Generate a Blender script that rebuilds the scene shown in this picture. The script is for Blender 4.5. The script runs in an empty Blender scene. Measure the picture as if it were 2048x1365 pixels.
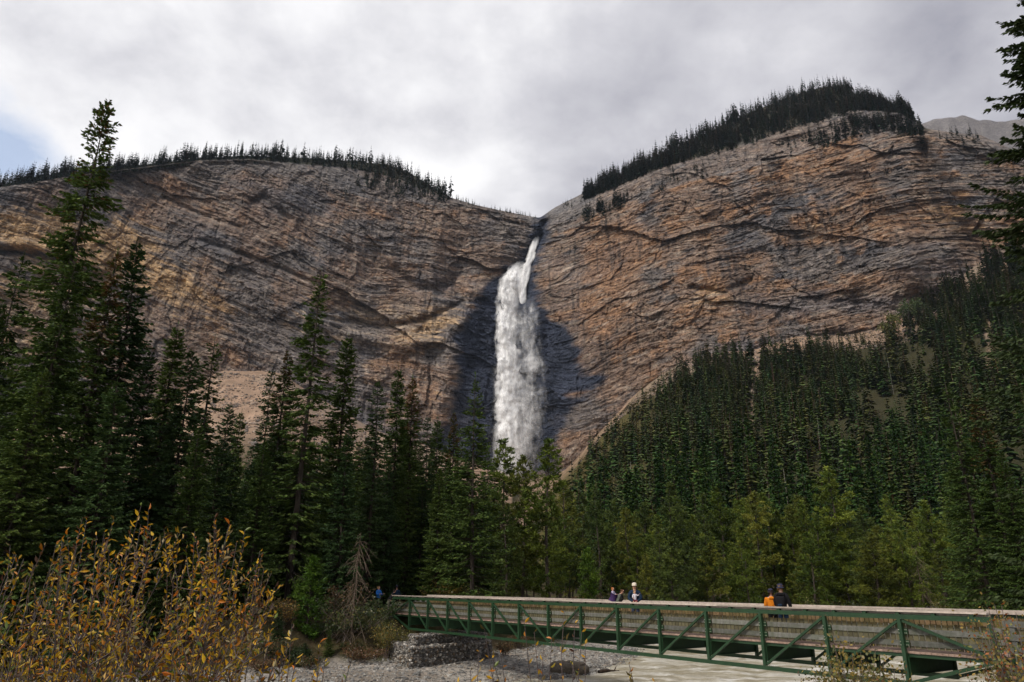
import bpy, math, random, zlib
import numpy as np
from mathutils import Vector, Matrix, Euler
SC = bpy.context.scene
COL = SC.collection
rng = np.random.default_rng(7)
random.seed(7)
R = math.radians

# ------------------------------------------------------------------ camera
F, PITCH, EYE = 1442.46, 0.3241, 1.8          # focal length in px of a 2048 px wide frame
cam = bpy.data.cameras.new('camera'); co = bpy.data.objects.new('camera', cam); COL.objects.link(co)
cam.sensor_width = 36; cam.lens = F/2048*36; cam.clip_start = .1; cam.clip_end = 20000
co.location = (0, 0, EYE); co.rotation_euler = (math.pi/2+PITCH, 0, 0)
SC.camera = co

# ------------------------------------------------------------------ light
SUN_AZ, SUN_EL = R(222), R(46)        # azimuth clockwise from +Y: behind and to the left
SUN_DIR = Vector((math.sin(SUN_AZ)*math.cos(SUN_EL), math.cos(SUN_AZ)*math.cos(SUN_EL), math.sin(SUN_EL)))
sl = bpy.data.lights.new('sun', 'SUN'); sl.energy = 1.5; sl.angle = R(10); sl.color = (1, .93, .84)
so = bpy.data.objects.new('sun', sl); COL.objects.link(so); so.rotation_euler = SUN_DIR.to_track_quat('Z', 'Y').to_euler()
vs = SC.view_settings; vs.view_transform = 'Standard'; vs.look = 'None'; vs.gamma = 1; vs.exposure = .90; vs.use_curve_mapping = False
SC.cycles.transparent_max_bounces = 24
SC.cycles.max_bounces = 4; SC.cycles.diffuse_bounces = 2; SC.cycles.transmission_bounces = 2; SC.cycles.glossy_bounces = 2; SC.cycles.volume_bounces = 0
SC.cycles.use_denoising = True; SC.cycles.use_adaptive_sampling = True; SC.cycles.adaptive_threshold = .02

w = bpy.data.worlds.new('World'); SC.world = w; w.use_nodes = True
nt = w.node_tree; nt.nodes.clear(); N = nt.nodes; L = nt.links
def nd(t, **k):
    n = N.new(t)
    for a, b in k.items(): setattr(n, a, b)
    return n
def mth(op, a, b=None, c=None):
    n = nd('ShaderNodeMath', operation=op)
    for i, v in enumerate((a, b, c)):
        if v is None: continue
        if isinstance(v, (int, float)): n.inputs[i].default_value = v
        else: L.new(v, n.inputs[i])
    return n.outputs[0]
sky = nd('ShaderNodeTexSky', sky_type='NISHITA', sun_disc=False, sun_elevation=SUN_EL, sun_rotation=SUN_AZ)
tc = nd('ShaderNodeTexCoord')
sp = nd('ShaderNodeSeparateXYZ'); L.new(tc.outputs['Generated'], sp.inputs[0])
zz = mth('ADD', mth('MAXIMUM', sp.outputs[2], 0.0), .32)
cb = nd('ShaderNodeCombineXYZ'); L.new(mth('DIVIDE', sp.outputs[0], zz), cb.inputs[0]); L.new(mth('DIVIDE', sp.outputs[1], zz), cb.inputs[1])
def noi(scale, detail, rough, loc=(0, 0, 0), dist=0):
    mp = nd('ShaderNodeMapping'); mp.inputs['Location'].default_value = loc; L.new(cb.outputs[0], mp.inputs[0])
    n = nd('ShaderNodeTexNoise'); n.inputs['Scale'].default_value = scale; n.inputs['Detail'].default_value = detail
    n.inputs['Roughness'].default_value = rough; n.inputs['Distortion'].default_value = dist; L.new(mp.outputs[0], n.inputs[0]); return n.outputs[0]
n1 = noi(1.9, 8, .55, (3.1, 1.7, 0), .15); n2 = noi(4.6, 8, .60, (8, 2, 4), .12)
# wide trend of the overcast: brightest low ahead and to the left, thicker to the upper right
tr = mth('ADD', mth('MULTIPLY', sp.outputs[0], -.62), mth('MULTIPLY', sp.outputs[2], -.50))
tr = mth('ADD', tr, .78)
val = mth('ADD', tr, mth('MULTIPLY', mth('SUBTRACT', n1, .5), 1.45))
val = mth('ADD', val, mth('MULTIPLY', mth('SUBTRACT', n2, .5), .95))
rp = nd('ShaderNodeValToRGB'); L.new(val, rp.inputs[0]); cr = rp.color_ramp
cr.elements[0].position = 0.0; cr.elements[0].color = (.30, .30, .345, 1)
cr.elements[1].position = 1.0; cr.elements[1].color = (.93, .92, .92, 1)
e_ = cr.elements.new(.45); e_.color = (.54, .535, .57, 1)
e_ = cr.elements.new(.72); e_.color = (.76, .755, .77, 1)
# one gap of blue low on the left
vm = nd('ShaderNodeVectorMath', operation='DISTANCE'); L.new(tc.outputs['Generated'], vm.inputs[0]); vm.inputs[1].default_value = (-.575, .690, .440)
gap = mth('ADD', mth('MULTIPLY', vm.outputs['Value'], -11.0), mth('ADD', mth('MULTIPLY', mth('SUBTRACT', n2, .5), 3.4), 1.0))
gp = nd('ShaderNodeMapRange'); L.new(gap, gp.inputs[0]); gp.inputs[4].default_value = .72
b1 = nd('ShaderNodeBackground'); L.new(sky.outputs[0], b1.inputs[0]); b1.inputs[1].default_value = .11
b2 = nd('ShaderNodeBackground'); L.new(rp.outputs[0], b2.inputs[0]); b2.inputs[1].default_value = .69
mx = nd('ShaderNodeMixShader'); L.new(gp.outputs[0], mx.inputs[0]); L.new(b2.outputs[0], mx.inputs[1]); L.new(b1.outputs[0], mx.inputs[2])
ow = nd('ShaderNodeOutputWorld'); L.new(mx.outputs[0], ow.inputs[0])

# ------------------------------------------------------------------ helpers
cp_, sp_ = math.cos(PITCH), math.sin(PITCH)
def ray(x, y):
    u = (np.asarray(x, float)-1024)/F; v = (682.5-np.asarray(y, float))/F
    dy = cp_-v*sp_; return u/dy, (sp_+v*cp_)/dy          # X/Y and (Z-EYE)/Y
def pix(a, e):
    zc = cp_+e*sp_; yc = -sp_+e*cp_
    return 1024+F*a/zc, 682.5-F*yc/zc
def at(x, y, Y):
    a, e = ray(x, y); return Vector((float(a)*Y, Y, EYE+float(e)*Y))
def ss(x, a, b):
    t = np.clip((x-a)/(b-a), 0, 1); return t*t*(3-2*t)
def H(*ks):
    h = np.zeros(np.broadcast(*ks).shape, np.uint32)
    for i, k in enumerate(ks):
        h = (h ^ (np.asarray(k).astype(np.int64) & 0xffffffff).astype(np.uint32)) * np.uint32([2654435761, 2246822519, 3266489917, 668265263][i % 4])
        h ^= h >> np.uint32(15)
    h *= np.uint32(2246822519); h ^= h >> np.uint32(13)
    return h.astype(np.float64)/4294967295.0
def vn(x, y, s=0):
    x = np.asarray(x, float); y = np.asarray(y, float)
    i = np.floor(x); j = np.floor(y); f = x-i; g = y-j; f = f*f*f*(f*(f*6-15)+10); g = g*g*g*(g*(g*6-15)+10)
    i = i.astype(np.int64); j = j.astype(np.int64); s = np.int64(s)+0*i
    a = H(i, j, s); b = H(i+1, j, s); c = H(i, j+1, s); d = H(i+1, j+1, s)
    return (a*(1-f)+b*f)*(1-g)+(c*(1-f)+d*f)*g
def fbm(x, y, o=4, s=0, r=.5):
    t = 0; A = 1; T = 0
    for k in range(o):
        t = t+A*vn(x*2**k*1.03+17.3*k, y*2**k*.97+9.1*k, s+k); T += A; A *= r
    return t/T*2-1
def facet(x, y, s, tilt=.8):
    """angular broken blocks: every cell has its own offset and lean"""
    i = np.floor(x); j = np.floor(y); bd = np.full(np.shape(x), 9.); o = np.zeros(np.shape(x))
    for a in (-1, 0, 1):
        for b in (-1, 0, 1):
            ci = (i+a).astype(np.int64); cj = (j+b).astype(np.int64); px = ci+H(ci, cj, s+0*ci); py = cj+H(ci, cj, s+1+0*ci); dx = x-px; dy = y-py; d = dx*dx+dy*dy; m = d < bd
            v = H(ci, cj, s+2+0*ci)-.5+(H(ci, cj, s+3+0*ci)-.5)*tilt*dx+(H(ci, cj, s+4+0*ci)-.65)*tilt*dy; bd = np.where(m, d, bd); o = np.where(m, v, o)
    return o
def rid(x, y, o=3, s=0):
    t = 0; A = 1; T = 0
    for k in range(o):
        n = 1-abs(2*vn(x*2**k+5.1*k, y*2**k+3.3*k, s+k)-1); t = t+A*n*n; T += A; A *= .5
    return t/T

def mesh(name, V, Fs, mat=None, smooth=False, col=None, dom='FACE', uv=None):
    """V (n,3); Fs (m,k) int array, or a list of such arrays"""
    V = np.asarray(V, np.float32)
    if not isinstance(Fs, list): Fs = [Fs]
    Fs = [np.asarray(f, np.int32) for f in Fs if len(f)]
    me = bpy.data.meshes.new(name)
    me.vertices.add(len(V)); me.vertices.foreach_set('co', V.ravel())
    nl = sum(f.size for f in Fs); nf = sum(len(f) for f in Fs)
    me.loops.add(nl); me.polygons.add(nf)
    me.loops.foreach_set('vertex_index', np.concatenate([f.ravel() for f in Fs]))
    st = np.concatenate([np.full(len(f), f.shape[1]) for f in Fs]); 
    me.polygons.foreach_set('loop_start', np.concatenate([[0], np.cumsum(st)[:-1]]).astype(np.int32))
    me.update(calc_edges=True)
    if smooth: me.polygons.foreach_set('use_smooth', np.ones(nf, bool))
    else: me.polygons.foreach_set('use_smooth', np.zeros(nf, bool))
    if col is not None:
        c = np.ones((len(col), 4), np.float32); c[:, :3] = col
        at_ = me.attributes.new('Col', 'FLOAT_COLOR', dom); at_.data.foreach_set('color', c.ravel())
    if uv is not None:
        l = me.uv_layers.new(name='UVMap'); vi = np.concatenate([f.ravel() for f in Fs])
        l.data.foreach_set('uv', np.asarray(uv, np.float32)[vi].ravel())
    if mat: me.materials.append(mat)
    return me
def ob(name, me, parent=None, loc=None, rot=None, scale=None):
    o = bpy.data.objects.new(name, me); COL.objects.link(o)
    if parent: o.parent = parent
    if loc is not None: o.location = loc
    if rot is not None: o.rotation_euler = rot
    if scale is not None: o.scale = scale
    return o
def tag(o, label=None, cat=None, group=None, kind=None):
    if label: o['label'] = label
    if cat: o['category'] = cat
    if group: o['group'] = group
    if kind: o['kind'] = kind
    return o
def empty(name, loc, label, cat, group=None, rz=0):
    o = ob(name, None, loc=loc, rot=(0, 0, rz)); o.empty_display_size = .2
    return tag(o, label, cat, group)

class MB:
    """collects simple shapes; faces of 3 and 4 corners"""
    def __init__(s): s.V = []; s.Q = []; s.T = []; s.n = 0; s.cq = []; s.ct = []
    def add(s, V, Q=None, T=None, c=(1, 1, 1)):
        V = np.asarray(V, float)
        if Q is not None and len(Q): s.Q.append(np.asarray(Q)+s.n); s.cq.append(np.tile(c, (len(Q), 1)) if np.ndim(c) == 1 else c)
        if T is not None and len(T): s.T.append(np.asarray(T)+s.n); s.ct.append(np.tile(c, (len(T), 1)) if np.ndim(c) == 1 else c)
        s.V.append(V); s.n += len(V)
    def box(s, a, b, c=(1, 1, 1), M=None):
        x0, y0, z0 = a; x1, y1, z1 = b
        V = np.array([(x0,y0,z0),(x1,y0,z0),(x1,y1,z0),(x0,y1,z0),(x0,y0,z1),(x1,y0,z1),(x1,y1,z1),(x0,y1,z1)], float)
        if M is not None: V = np.array([M @ Vector(v) for v in V])
        s.add(V, [(0,3,2,1),(4,5,6,7),(0,1,5,4),(1,2,6,5),(2,3,7,6),(3,0,4,7)], c=c)
    def bar(s, p, q, w, h, up=(0, 0, 1), c=(1, 1, 1)):
        p = Vector(p); q = Vector(q); d = (q-p).normalized(); r = d.cross(Vector(up)).normalized(); u = r.cross(d)
        V = [P+r*i*w/2+u*j*h/2 for P in (p, q) for i, j in ((-1,-1),(1,-1),(1,1),(-1,1))]
        s.add(np.array(V), [(3,2,1,0),(4,5,6,7),(0,1,5,4),(1,2,6,5),(2,3,7,6),(3,0,4,7)], c=c)
    def tube(s, P, r, k=5, c=(1, 1, 1)):
        P = np.asarray(P, float); n = len(P); r = np.broadcast_to(r, n)
        d = np.gradient(P, axis=0); d /= np.linalg.norm(d, axis=1)[:, None]+1e-9
        ref = np.where(np.abs(d[:, 2:3]) > .9, [[1., 0, 0]], [[0, 0, 1.]])
        a = np.cross(d, ref); a /= np.linalg.norm(a, axis=1)[:, None]+1e-9; b = np.cross(d, a)
        t = np.arange(k)/k*2*np.pi
        V = P[:, None]+r[:, None, None]*(np.cos(t)[None, :, None]*a[:, None]+np.sin(t)[None, :, None]*b[:, None])
        i = np.arange(n-1)[:, None]*k; j = np.arange(k)[None]; j2 = (j+1) % k
        Q = np.stack([i+j, i+j2, i+k+j2, i+k+j], -1).reshape(-1, 4)
        s.add(V.reshape(-1, 3), Q, c=c)
        s.add([P[-1]+d[-1]*r[-1]*.5]+list(V[-1]), T=[(0, 1+m, 1+(m+1) % k) for m in range(k)], c=c)
    def kites(s, P, D, W, col=None, mid=.4):
        n = len(P)
        V = np.stack([P, P+D*mid+W, P+D, P+D*mid-W], 1).reshape(-1, 3)
        s.add(V, np.arange(4*n).reshape(n, 4), c=(1, 1, 1) if col is None else col)
    def data(s, name, mat, smooth=False):
        V = np.concatenate(s.V) if s.V else np.zeros((0, 3))
        Fs = []; C = []
        if s.Q: Fs.append(np.concatenate(s.Q)); C.append(np.concatenate(s.cq))
        if s.T: Fs.append(np.concatenate(s.T)); C.append(np.concatenate(s.ct))
        return mesh(name, V, Fs, mat, smooth, col=np.concatenate(C))
    def build(s, name, mat, parent=None, smooth=False, **k): return ob(name, s.data(name, mat, smooth), parent, **k)

# ------------------------------------------------------------------ materials
def material(name, fn):
    m = bpy.data.materials.new(name); m.use_nodes = True; t = m.node_tree; t.nodes.clear()
    class G:
        nodes = t.nodes; links = t.links
        def n(s, ty, **k):
            q = t.nodes.new(ty)
            for a, b in k.items(): setattr(q, a, b)
            return q
        def l(s, a, b): t.links.new(a, b)
        def m(s, op, a, b=None, c=None, clamp=False):
            q = s.n('ShaderNodeMath', operation=op, use_clamp=clamp)
            for i, v in enumerate((a, b, c)):
                if v is None: continue
                if isinstance(v, (int, float)): q.inputs[i].default_value = v
                else: t.links.new(v, q.inputs[i])
            return q.outputs[0]
        def noise(s, scale, detail=4, rough=.55, stretch=(1, 1, 1), co='Object', dist=0):
            c = s.n('ShaderNodeTexCoord'); mp = s.n('ShaderNodeMapping'); mp.inputs['Scale'].default_value = stretch
            s.l(c.outputs[co], mp.inputs[0]); q = s.n('ShaderNodeTexNoise')
            q.inputs['Scale'].default_value = scale; q.inputs['Detail'].default_value = detail; q.inputs['Roughness'].default_value = rough; q.inputs['Distortion'].default_value = dist
            s.l(mp.outputs[0], q.inputs[0]); return q.outputs[0]
        def ramp(s, f, *st):
            q = s.n('ShaderNodeValToRGB'); e = q.color_ramp.elements
            e[0].position = st[0][0]; e[0].color = (*st[0][1], 1); e[1].position = st[-1][0]; e[1].color = (*st[-1][1], 1)
            for p, c in st[1:-1]: z = e.new(p); z.color = (*c, 1)
            s.l(f, q.inputs[0]); return q.outputs[0]
        def mix(s, a, b, f, mode='MIX'):
            q = s.n('ShaderNodeMix', data_type='RGBA', blend_type=mode)
            for i, v in ((0, f), (6, a), (7, b)):
                if isinstance(v, (int, float)): q.inputs[i].default_value = v
                elif isinstance(v, tuple): q.inputs[i].default_value = (*v, 1)
                else: s.l(v, q.inputs[i])
            return q.outputs[2]
        def attr(s, nm='Col'): q = s.n('ShaderNodeAttribute'); q.attribute_name = nm; return q.outputs['Color']
        def pr(s, col, rough=.8, spec=.3, bump=None, bs=.3, bd=.02, metal=0, alpha=None):
            p = s.n('ShaderNodeBsdfPrincipled'); o = s.n('ShaderNodeOutputMaterial')
            if isinstance(col, tuple): p.inputs['Base Color'].default_value = (*col, 1)
            else: s.l(col, p.inputs['Base Color'])
            if isinstance(rough, (int, float)): p.inputs['Roughness'].default_value = rough
            else: s.l(rough, p.inputs['Roughness'])
            p.inputs['Specular IOR Level'].default_value = spec; p.inputs['Metallic'].default_value = metal
            if alpha is not None: s.l(alpha, p.inputs['Alpha'])
            if bump is not None:
                b = s.n('ShaderNodeBump'); b.inputs['Strength'].default_value = bs; b.inputs['Distance'].default_value = bd
                s.l(bump, b.inputs['Height']); s.l(b.outputs[0], p.inputs['Normal'])
            s.l(p.outputs[0], o.inputs[0]); return p
    fn(G()); return m
def m_leaf(trans=.25, rough=.6, amp=.5, spec=.15):
    def f(g):
        c = g.attr(); oi = g.n('ShaderNodeObjectInfo')
        k = g.m('ADD', g.m('MULTIPLY', oi.outputs['Random'], amp), 1-amp/2)
        hs = g.n('ShaderNodeHueSaturation'); g.l(c, hs.inputs['Color']); g.l(k, hs.inputs['Value'])
        g.l(g.m('ADD', g.m('MULTIPLY', oi.outputs['Random'], -.02), .51), hs.inputs['Hue'])
        p = g.n('ShaderNodeBsdfPrincipled'); g.l(hs.outputs[0], p.inputs['Base Color']); p.inputs['Roughness'].default_value = rough; p.inputs['Specular IOR Level'].default_value = spec
        tr = g.n('ShaderNodeBsdfTranslucent'); g.l(hs.outputs[0], tr.inputs[0]); ms = g.n('ShaderNodeMixShader'); ms.inputs[0].default_value = trans
        o = g.n('ShaderNodeOutputMaterial'); g.l(p.outputs[0], ms.inputs[1]); g.l(tr.outputs[0], ms.inputs[2]); g.l(ms.outputs[0], o.inputs[0])
    return f
M = {}
M['needles'] = material('spruce_needles', m_leaf(.15))
M['leaf'] = material('willow_leaf', m_leaf(.3, .42, .5, .4))
M['farneedles'] = material('far_needles', m_leaf(0, .8, .6, .05))
M['bark'] = material('bark', lambda g: g.pr(g.mix(g.ramp(g.noise(3, 5, .6, (1, 1, .25)), (.3, (.025, .020, .016)), (.7, (.085, .070, .058))), g.attr(), 1.0, 'MULTIPLY'), .9, .1, g.noise(9, 4, .6, (1, 1, .2)), .6, .05))
M['twig'] = material('twig_bark', lambda g: g.pr(g.mix(g.noise(30, 3), g.attr(), .9), .6, .3))
def _rock(g):
    n = g.noise(.55, 6, .65, (1, 1, 1.8)); n2 = g.noise(.12, 5, .6, (1, 1, 3.0), dist=.6); n3 = g.noise(.35, 5, .6, (1.6, 1.6, .22))
    k = g.ramp(n, (.25, (.52, .53, .56)), (.5, (1, 1, 1)), (.75, (1.5, 1.42, 1.32)))
    c = g.mix(g.attr(), k, 1.0, 'MULTIPLY')
    c = g.mix(c, g.ramp(n2, (.35, (.7, .7, .74)), (.65, (1.25, 1.2, 1.12))), 1.0, 'MULTIPLY')
    c = g.mix(c, g.ramp(n3, (.35, (.78, .78, .8)), (.6, (1.12, 1.1, 1.08))), 1.0, 'MULTIPLY')
    b = g.m('ADD', g.m('MULTIPLY', g.noise(.55, 9, .75, (1, 1, 2.2), dist=.3), 1.0), g.m('MULTIPLY', g.noise(.3, 6, .6, (1.5, 1.5, .3)), .4))
    g.pr(c, .92, .12, b, 1.0, 3.0)
M['rock'] = material('cliff_rock', _rock)
def _ground(g):
    c = g.attr(); n = g.noise(2.2, 8, .7); n2 = g.noise(.09, 5, .6)
    c = g.mix(c, g.ramp(n, (.3, (.5, .5, .5)), (.7, (1.5, 1.45, 1.4))), 1.0, 'MULTIPLY')
    c = g.mix(c, g.ramp(n2, (.3, (.8, .82, .8)), (.7, (1.2, 1.15, 1.1))), 1.0, 'MULTIPLY')
    g.pr(c, .95, .1, n, .8, .25)
M['ground'] = material('ground_soil', _ground)
M['stone'] = material('river_stone', lambda g: g.pr(g.mix(g.attr(), g.ramp(g.noise(14, 5, .6), (.3, (.6, .6, .62)), (.7, (1.3, 1.28, 1.2))), 1.0, 'MULTIPLY'), .85, .25, g.noise(25, 4), .4, .02))
def _water(g):
    n = g.noise(.9, 9, .68, (1, 1, 1), dist=1.0); f = g.noise(.28, 7, .66, (.8, 1.8, 1), dist=1.6)
    c = g.ramp(f, (.36, (.25, .215, .135)), (.47, (.36, .32, .23)), (.56, (.50, .47, .39)), (.66, (.72, .70, .64)))
    g.pr(c, .38, .35, g.m('ADD', n, g.m('MULTIPLY', f, .6)), .9, .22)
M['water'] = material('silty_river_water', _water)
def _green(g):
    n = g.noise(3, 6, .65); n2 = g.noise(9, 6, .7)
    c = g.ramp(n, (.3, (.010, .034, .014)), (.62, (.016, .050, .019)), (.80, (.04, .055, .020)))
    c = g.mix(c, (.10, .05, .02), g.ramp(n2, (.60, (0, 0, 0)), (.74, (.75, .75, .75))))
    g.pr(c, g.ramp(n2, (.3, (.42,)*3), (.7, (.62,)*3)), .4, n2, .1, .01)
M['green'] = material('green_painted_steel', _green)
def wood(c0, c1, moss=None):
    def f(g):
        oi = g.n('ShaderNodeObjectInfo')
        n = g.noise(6, 6, .65, (1, 1, 1), dist=.4); n2 = g.noise(1.3, 5, .6)
        c = g.ramp(n, (.28, c0), (.72, c1))
        if moss: c = g.mix(c, moss, g.ramp(n2, (.42, (0, 0, 0)), (.66, (.75,)*3)))
        c = g.mix(c, g.attr(), 1.0, 'MULTIPLY')
        hs = g.n('ShaderNodeHueSaturation'); g.l(c, hs.inputs['Color']); g.l(g.m('ADD', g.m('MULTIPLY', oi.outputs['Random'], .55), .72), hs.inputs['Value'])
        g.pr(hs.outputs[0], .85, .15, g.noise(20, 5, .7, (1, 1, 1)), .5, .01)
    return f
M['cap'] = material('pale_cap_wood', wood((.30, .25, .21), (.50, .43, .37)))
M['deck'] = material('deck_wood', wood((.22, .15, .12), (.36, .26, .20)))
M['plank'] = material('weathered_plank_wood', wood((.08, .078, .07), (.20, .195, .18), (.07, .085, .045)))
M['picket'] = material('mossy_picket_wood', wood((.065, .055, .035), (.16, .135, .085), (.06, .075, .028)))
M['bolt'] = material('galvanised_bolt', lambda g: g.pr(g.ramp(g.noise(30), (.3, (.25, .27, .18)), (.7, (.5, .5, .42))), .45, .5, metal=.5))
M['wire'] = material('gabion_wire', lambda g: g.pr(g.ramp(g.noise(8), (.3, (.06, .055, .05)), (.7, (.16, .15, .14))), .5, .5, metal=.4))
def cloth(c, k=.35): return lambda g: g.pr(g.mix(tuple(x*(1-k) for x in c), tuple(min(1, x*(1+k)) for x in c), g.noise(14, 4)), .85, .1, g.noise(30, 3), .3, .01)
def cm(n, c):
    if n not in M: M[n] = material(n, cloth(c))
    return M[n]
# ------------------------------------------------------------------ traced lines of the place
def curve(pts):
    p = np.array(pts, float); a, e = ray(p[:, 0], p[:, 1]); i = np.argsort(a); return a[i], e[i]
RIDGE = curve([(-500,470),(-300,430),(0,368),(60,366),(150,345),(235,335),(330,325),(400,316),(500,312),(600,316),(700,322),(780,330),(830,352),(870,378),(900,395),(950,410),(1000,421),(1060,433),(1080,436),(1110,415),(1160,390),(1200,366),(1300,322),(1400,272),(1500,225),(1600,187),(1650,174),(1690,170),(1712,192),(1760,212),(1800,220),(1838,243),(1850,257),(1900,265),(1960,270),(2048,310),(2300,420),(2600,480)])
WOODB = curve([(-500,480),(-300,440),(0,375),(150,352),(235,342),(400,322),(500,320),(600,330),(700,338),(780,355),(830,375),(870,390),(900,403),(950,416),(1000,425),(1080,440),(1110,430),(1160,407),(1200,390),(1300,347),(1350,330),(1456,303),(1562,269),(1647,243),(1724,222),(1800,227),(1838,250),(1850,262),(1900,270),(1960,276),(2048,318),(2300,428),(2600,490)])
EDGE = curve([(-500,500),(-300,460),(0,385),(150,362),(400,333),(600,345),(690,385),(780,400),(900,412),(1000,430),(1080,450),(1110,445),(1200,425),(1250,405),(1350,371),(1477,345),(1562,320),(1605,305),(1720,267),(1775,256),(1847,270),(1915,283),(2013,320),(2300,440),(2600,500)])
FOOT = curve([(-500,880),(-300,870),(0,860),(250,850),(380,790),(435,742),(560,748),(640,800),(760,865),(850,890),(950,930),(1060,960),(1130,945),(1200,860),(1260,795),(1300,762),(1350,728),(1420,702),(1500,692),(1600,672),(1700,668),(1800,652),(1850,610),(1900,572),(1950,535),(2048,490),(2300,460),(2600,520)])
FY = curve([(-500,700)]); 
_x = np.array([-500,-300,0,300,600,900,1000,1060,1150,1300,1500,1800,2048,2300,2600]); _Y = np.array([500,540,580,630,680,720,738,748,716,672,640,600,570,540,500.])
_a = ray(_x, 650)[0]
def lin(C, a): return np.interp(a, C[0], C[1])
def footY(a): return np.interp(a, _a, _Y)
def smooth_e(C, a, wd=.012): return (lin(C, a-wd)+lin(C, a)*2+lin(C, a+wd))/4

def sd(poly, X, Y):
    """signed distance to a polyline drawn left to right: positive on the far (left-hand) side"""
    best = np.full(np.shape(X), 1e9); sg = np.ones(np.shape(X))
    for (x0, y0), (x1, y1) in zip(poly[:-1], poly[1:]):
        dx, dy = x1-x0, y1-y0; t = np.clip(((X-x0)*dx+(Y-y0)*dy)/(dx*dx+dy*dy), 0, 1)
        qx, qy = X-x0-t*dx, Y-y0-t*dy; d = np.hypot(qx, qy); c = dx*(Y-y0)-dy*(X-x0)
        m = d < best-1e-6; best = np.where(m, d, best); sg = np.where(m, np.where(c >= 0, 1, -1), sg)
    return best*sg
FARBANK = [(-300,-30),(-90,5),(-40,22),(-25,33),(-14,40.5),(-10,43.5),(-7.4,45),(-4.5,46.5),(-1.5,49),(3,57),(12,74),(25,94),(60,132),(140,190),(400,330)]
WATERL = [(-300,-45),(-60,-3),(-30,22),(-10,33),(.4,39.3),(4.3,43.5),(7.3,50),(10.5,62),(22,84),(56,118),(140,172),(400,300)]
NEARBANK = [(-300,-60),(-60,-12),(-30,4),(0,9),(6,12),(10.5,18),(15,25),(21,36),(32,52),(60,82),(140,135),(400,250)]
WATER_Z = -2.9
def ground_z(X, Y):
    X = np.asarray(X, float); Y = np.asarray(Y, float)
    wl = sd(WATERL, X, Y); fb = sd(FARBANK, X, Y); nb = -sd(NEARBANK, X, Y)
    wig = fbm(X/3.1, Y/3.1, 3, 40)
    wl = wl+wig*.5
    z = np.where(wl > 0, WATER_Z+.02+np.minimum(wl*.055, .42)+.05*fbm(X/1.3, Y/1.3, 3, 5)*np.clip(wl, 0, 1), WATER_Z-np.minimum(-wl*.12, .7))
    t1 = ss(fb+wig*.8, 0, 4.5); zb = -.25+.35*fbm(X/9, Y/9, 4, 11)-.0*Y
    z = z*(1-t1)+zb*t1
    t2 = ss(nb+wig*.6, 0, 7.0); zn = -.12+.25*fbm(X/6, Y/6, 3, 12)*ss(np.hypot(X-13, Y-21), 3, 10)
    z = z*(1-t2)+zn*t2
    a = np.clip(X/np.maximum(Y, 60), -1.3, 1.3); Yf = footY(a); zf = EYE+smooth_e(FOOT, a)*Yf
    t = np.clip((Y-165)/(Yf-165), 0, 1.06)
    rise = np.where(Y > 165, (zf+.3)*t**1.18, 0)
    rough = fbm(X/45, Y/45, 5, 3)*np.clip((Y-150)/150, 0, 1)*7*np.clip((Yf-Y)/60, .15, 1)
    return z+rise+rough

# ---- ground: one polar sheet round the viewer
nr, na = 520, 900

rr = np.sort(np.concatenate([np.geomspace(3, 30, 30), np.linspace(31, 80, 150), np.geomspace(81, 760, 210), [900, 1300, 2200, 4500]]))
th = np.concatenate([np.linspace(-.78, .78, 520), np.linspace(.80, 2*math.pi-.80, 80)])
T, RR = np.meshgrid(th, rr); GX = np.sin(T)*RR; GY = np.cos(T)*RR
GZ = ground_z(GX, GY); GZ = np.where(RR > 1000, np.minimum(GZ, 60), GZ)
nR, nT = GX.shape
V = np.stack([GX, GY, GZ], -1).reshape(-1, 3)
i = np.arange(nR-1)[:, None]*nT; j = np.arange(nT)[None]; j2 = (j+1) % nT
Q = np.stack([i+j, i+nT+j, i+nT+j2, i+j2], -1).reshape(-1, 4)
V = np.vstack([V, [[0, 0, float(ground_z(0, 0))]]]); c0 = len(V)-1
Tt = np.array([(c0, k, (k+1) % nT) for k in range(nT)])[:, ::-1]
X, Y = V[:, 0], V[:, 1]
wl = sd(WATERL, X, Y); fb = sd(FARBANK, X, Y); nb = -sd(NEARBANK, X, Y)
gn = fbm(X/4, Y/4, 4, 60)
c_gravel = np.array([.30, .285, .265]); c_soil = np.array([.055, .042, .026]); c_moss = np.array([.04, .05, .018]); c_scree = np.array([.30, .215, .16]); c_grass = np.array([.105, .095, .04])
C = np.tile(c_gravel, (len(V), 1))*(1+.25*gn[:, None])
wet = ss(wl, 1.6, .2)[:, None]; C = C*(1-wet*.55)
mud = (ss(fbm(X/7, Y/3.0, 3, 71), .15, .4)*.5)[:, None]; C = C*(1-mud)+np.array([.17, .14, .11])*mud
tb = ss(np.maximum(fb, nb)+gn, -.3, 1.2)[:, None]
soil = c_soil+(c_moss-c_soil)*ss(gn, -.2, .4)[:, None]; soil = soil+(c_grass-soil)*ss(fbm(X/2.2, Y/2.2, 3, 61), .1, .5)[:, None]*.7
C = C*(1-tb)+soil*tb
aa = np.clip(X/np.maximum(Y, 60), -1.3, 1.3); PX, PY = pix(aa, (V[:, 2]-EYE)/np.maximum(Y, 1))
fy_ = footY(aa)
sc = ss(Y/fy_+.05*fbm(X/14, Y/14, 3, 67), .87, .95)*(.75+.5*fbm(X/12, Y/12, 4, 62))
lf = (X < 0)*ss(Y/fy_, .42, .7); sc = np.maximum(sc, lf)
gul = ss(np.abs(PX-(1518+(PY-700)*-.12)+5*fbm(PY/25, PY*0, 3, 66))+3*fbm(X/5, Y/9, 3, 65), 9, 3)*(.45+.8*fbm(X/6, Y/15, 3, 72)+.35)*(Y > 300)*(PY > 680)*(PY < 915)
rgt = ss(np.abs(PX-(1105+(950-PY)*.75)), 42, 10)*(Y > 300)*(PX < 1300)*.7
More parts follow.
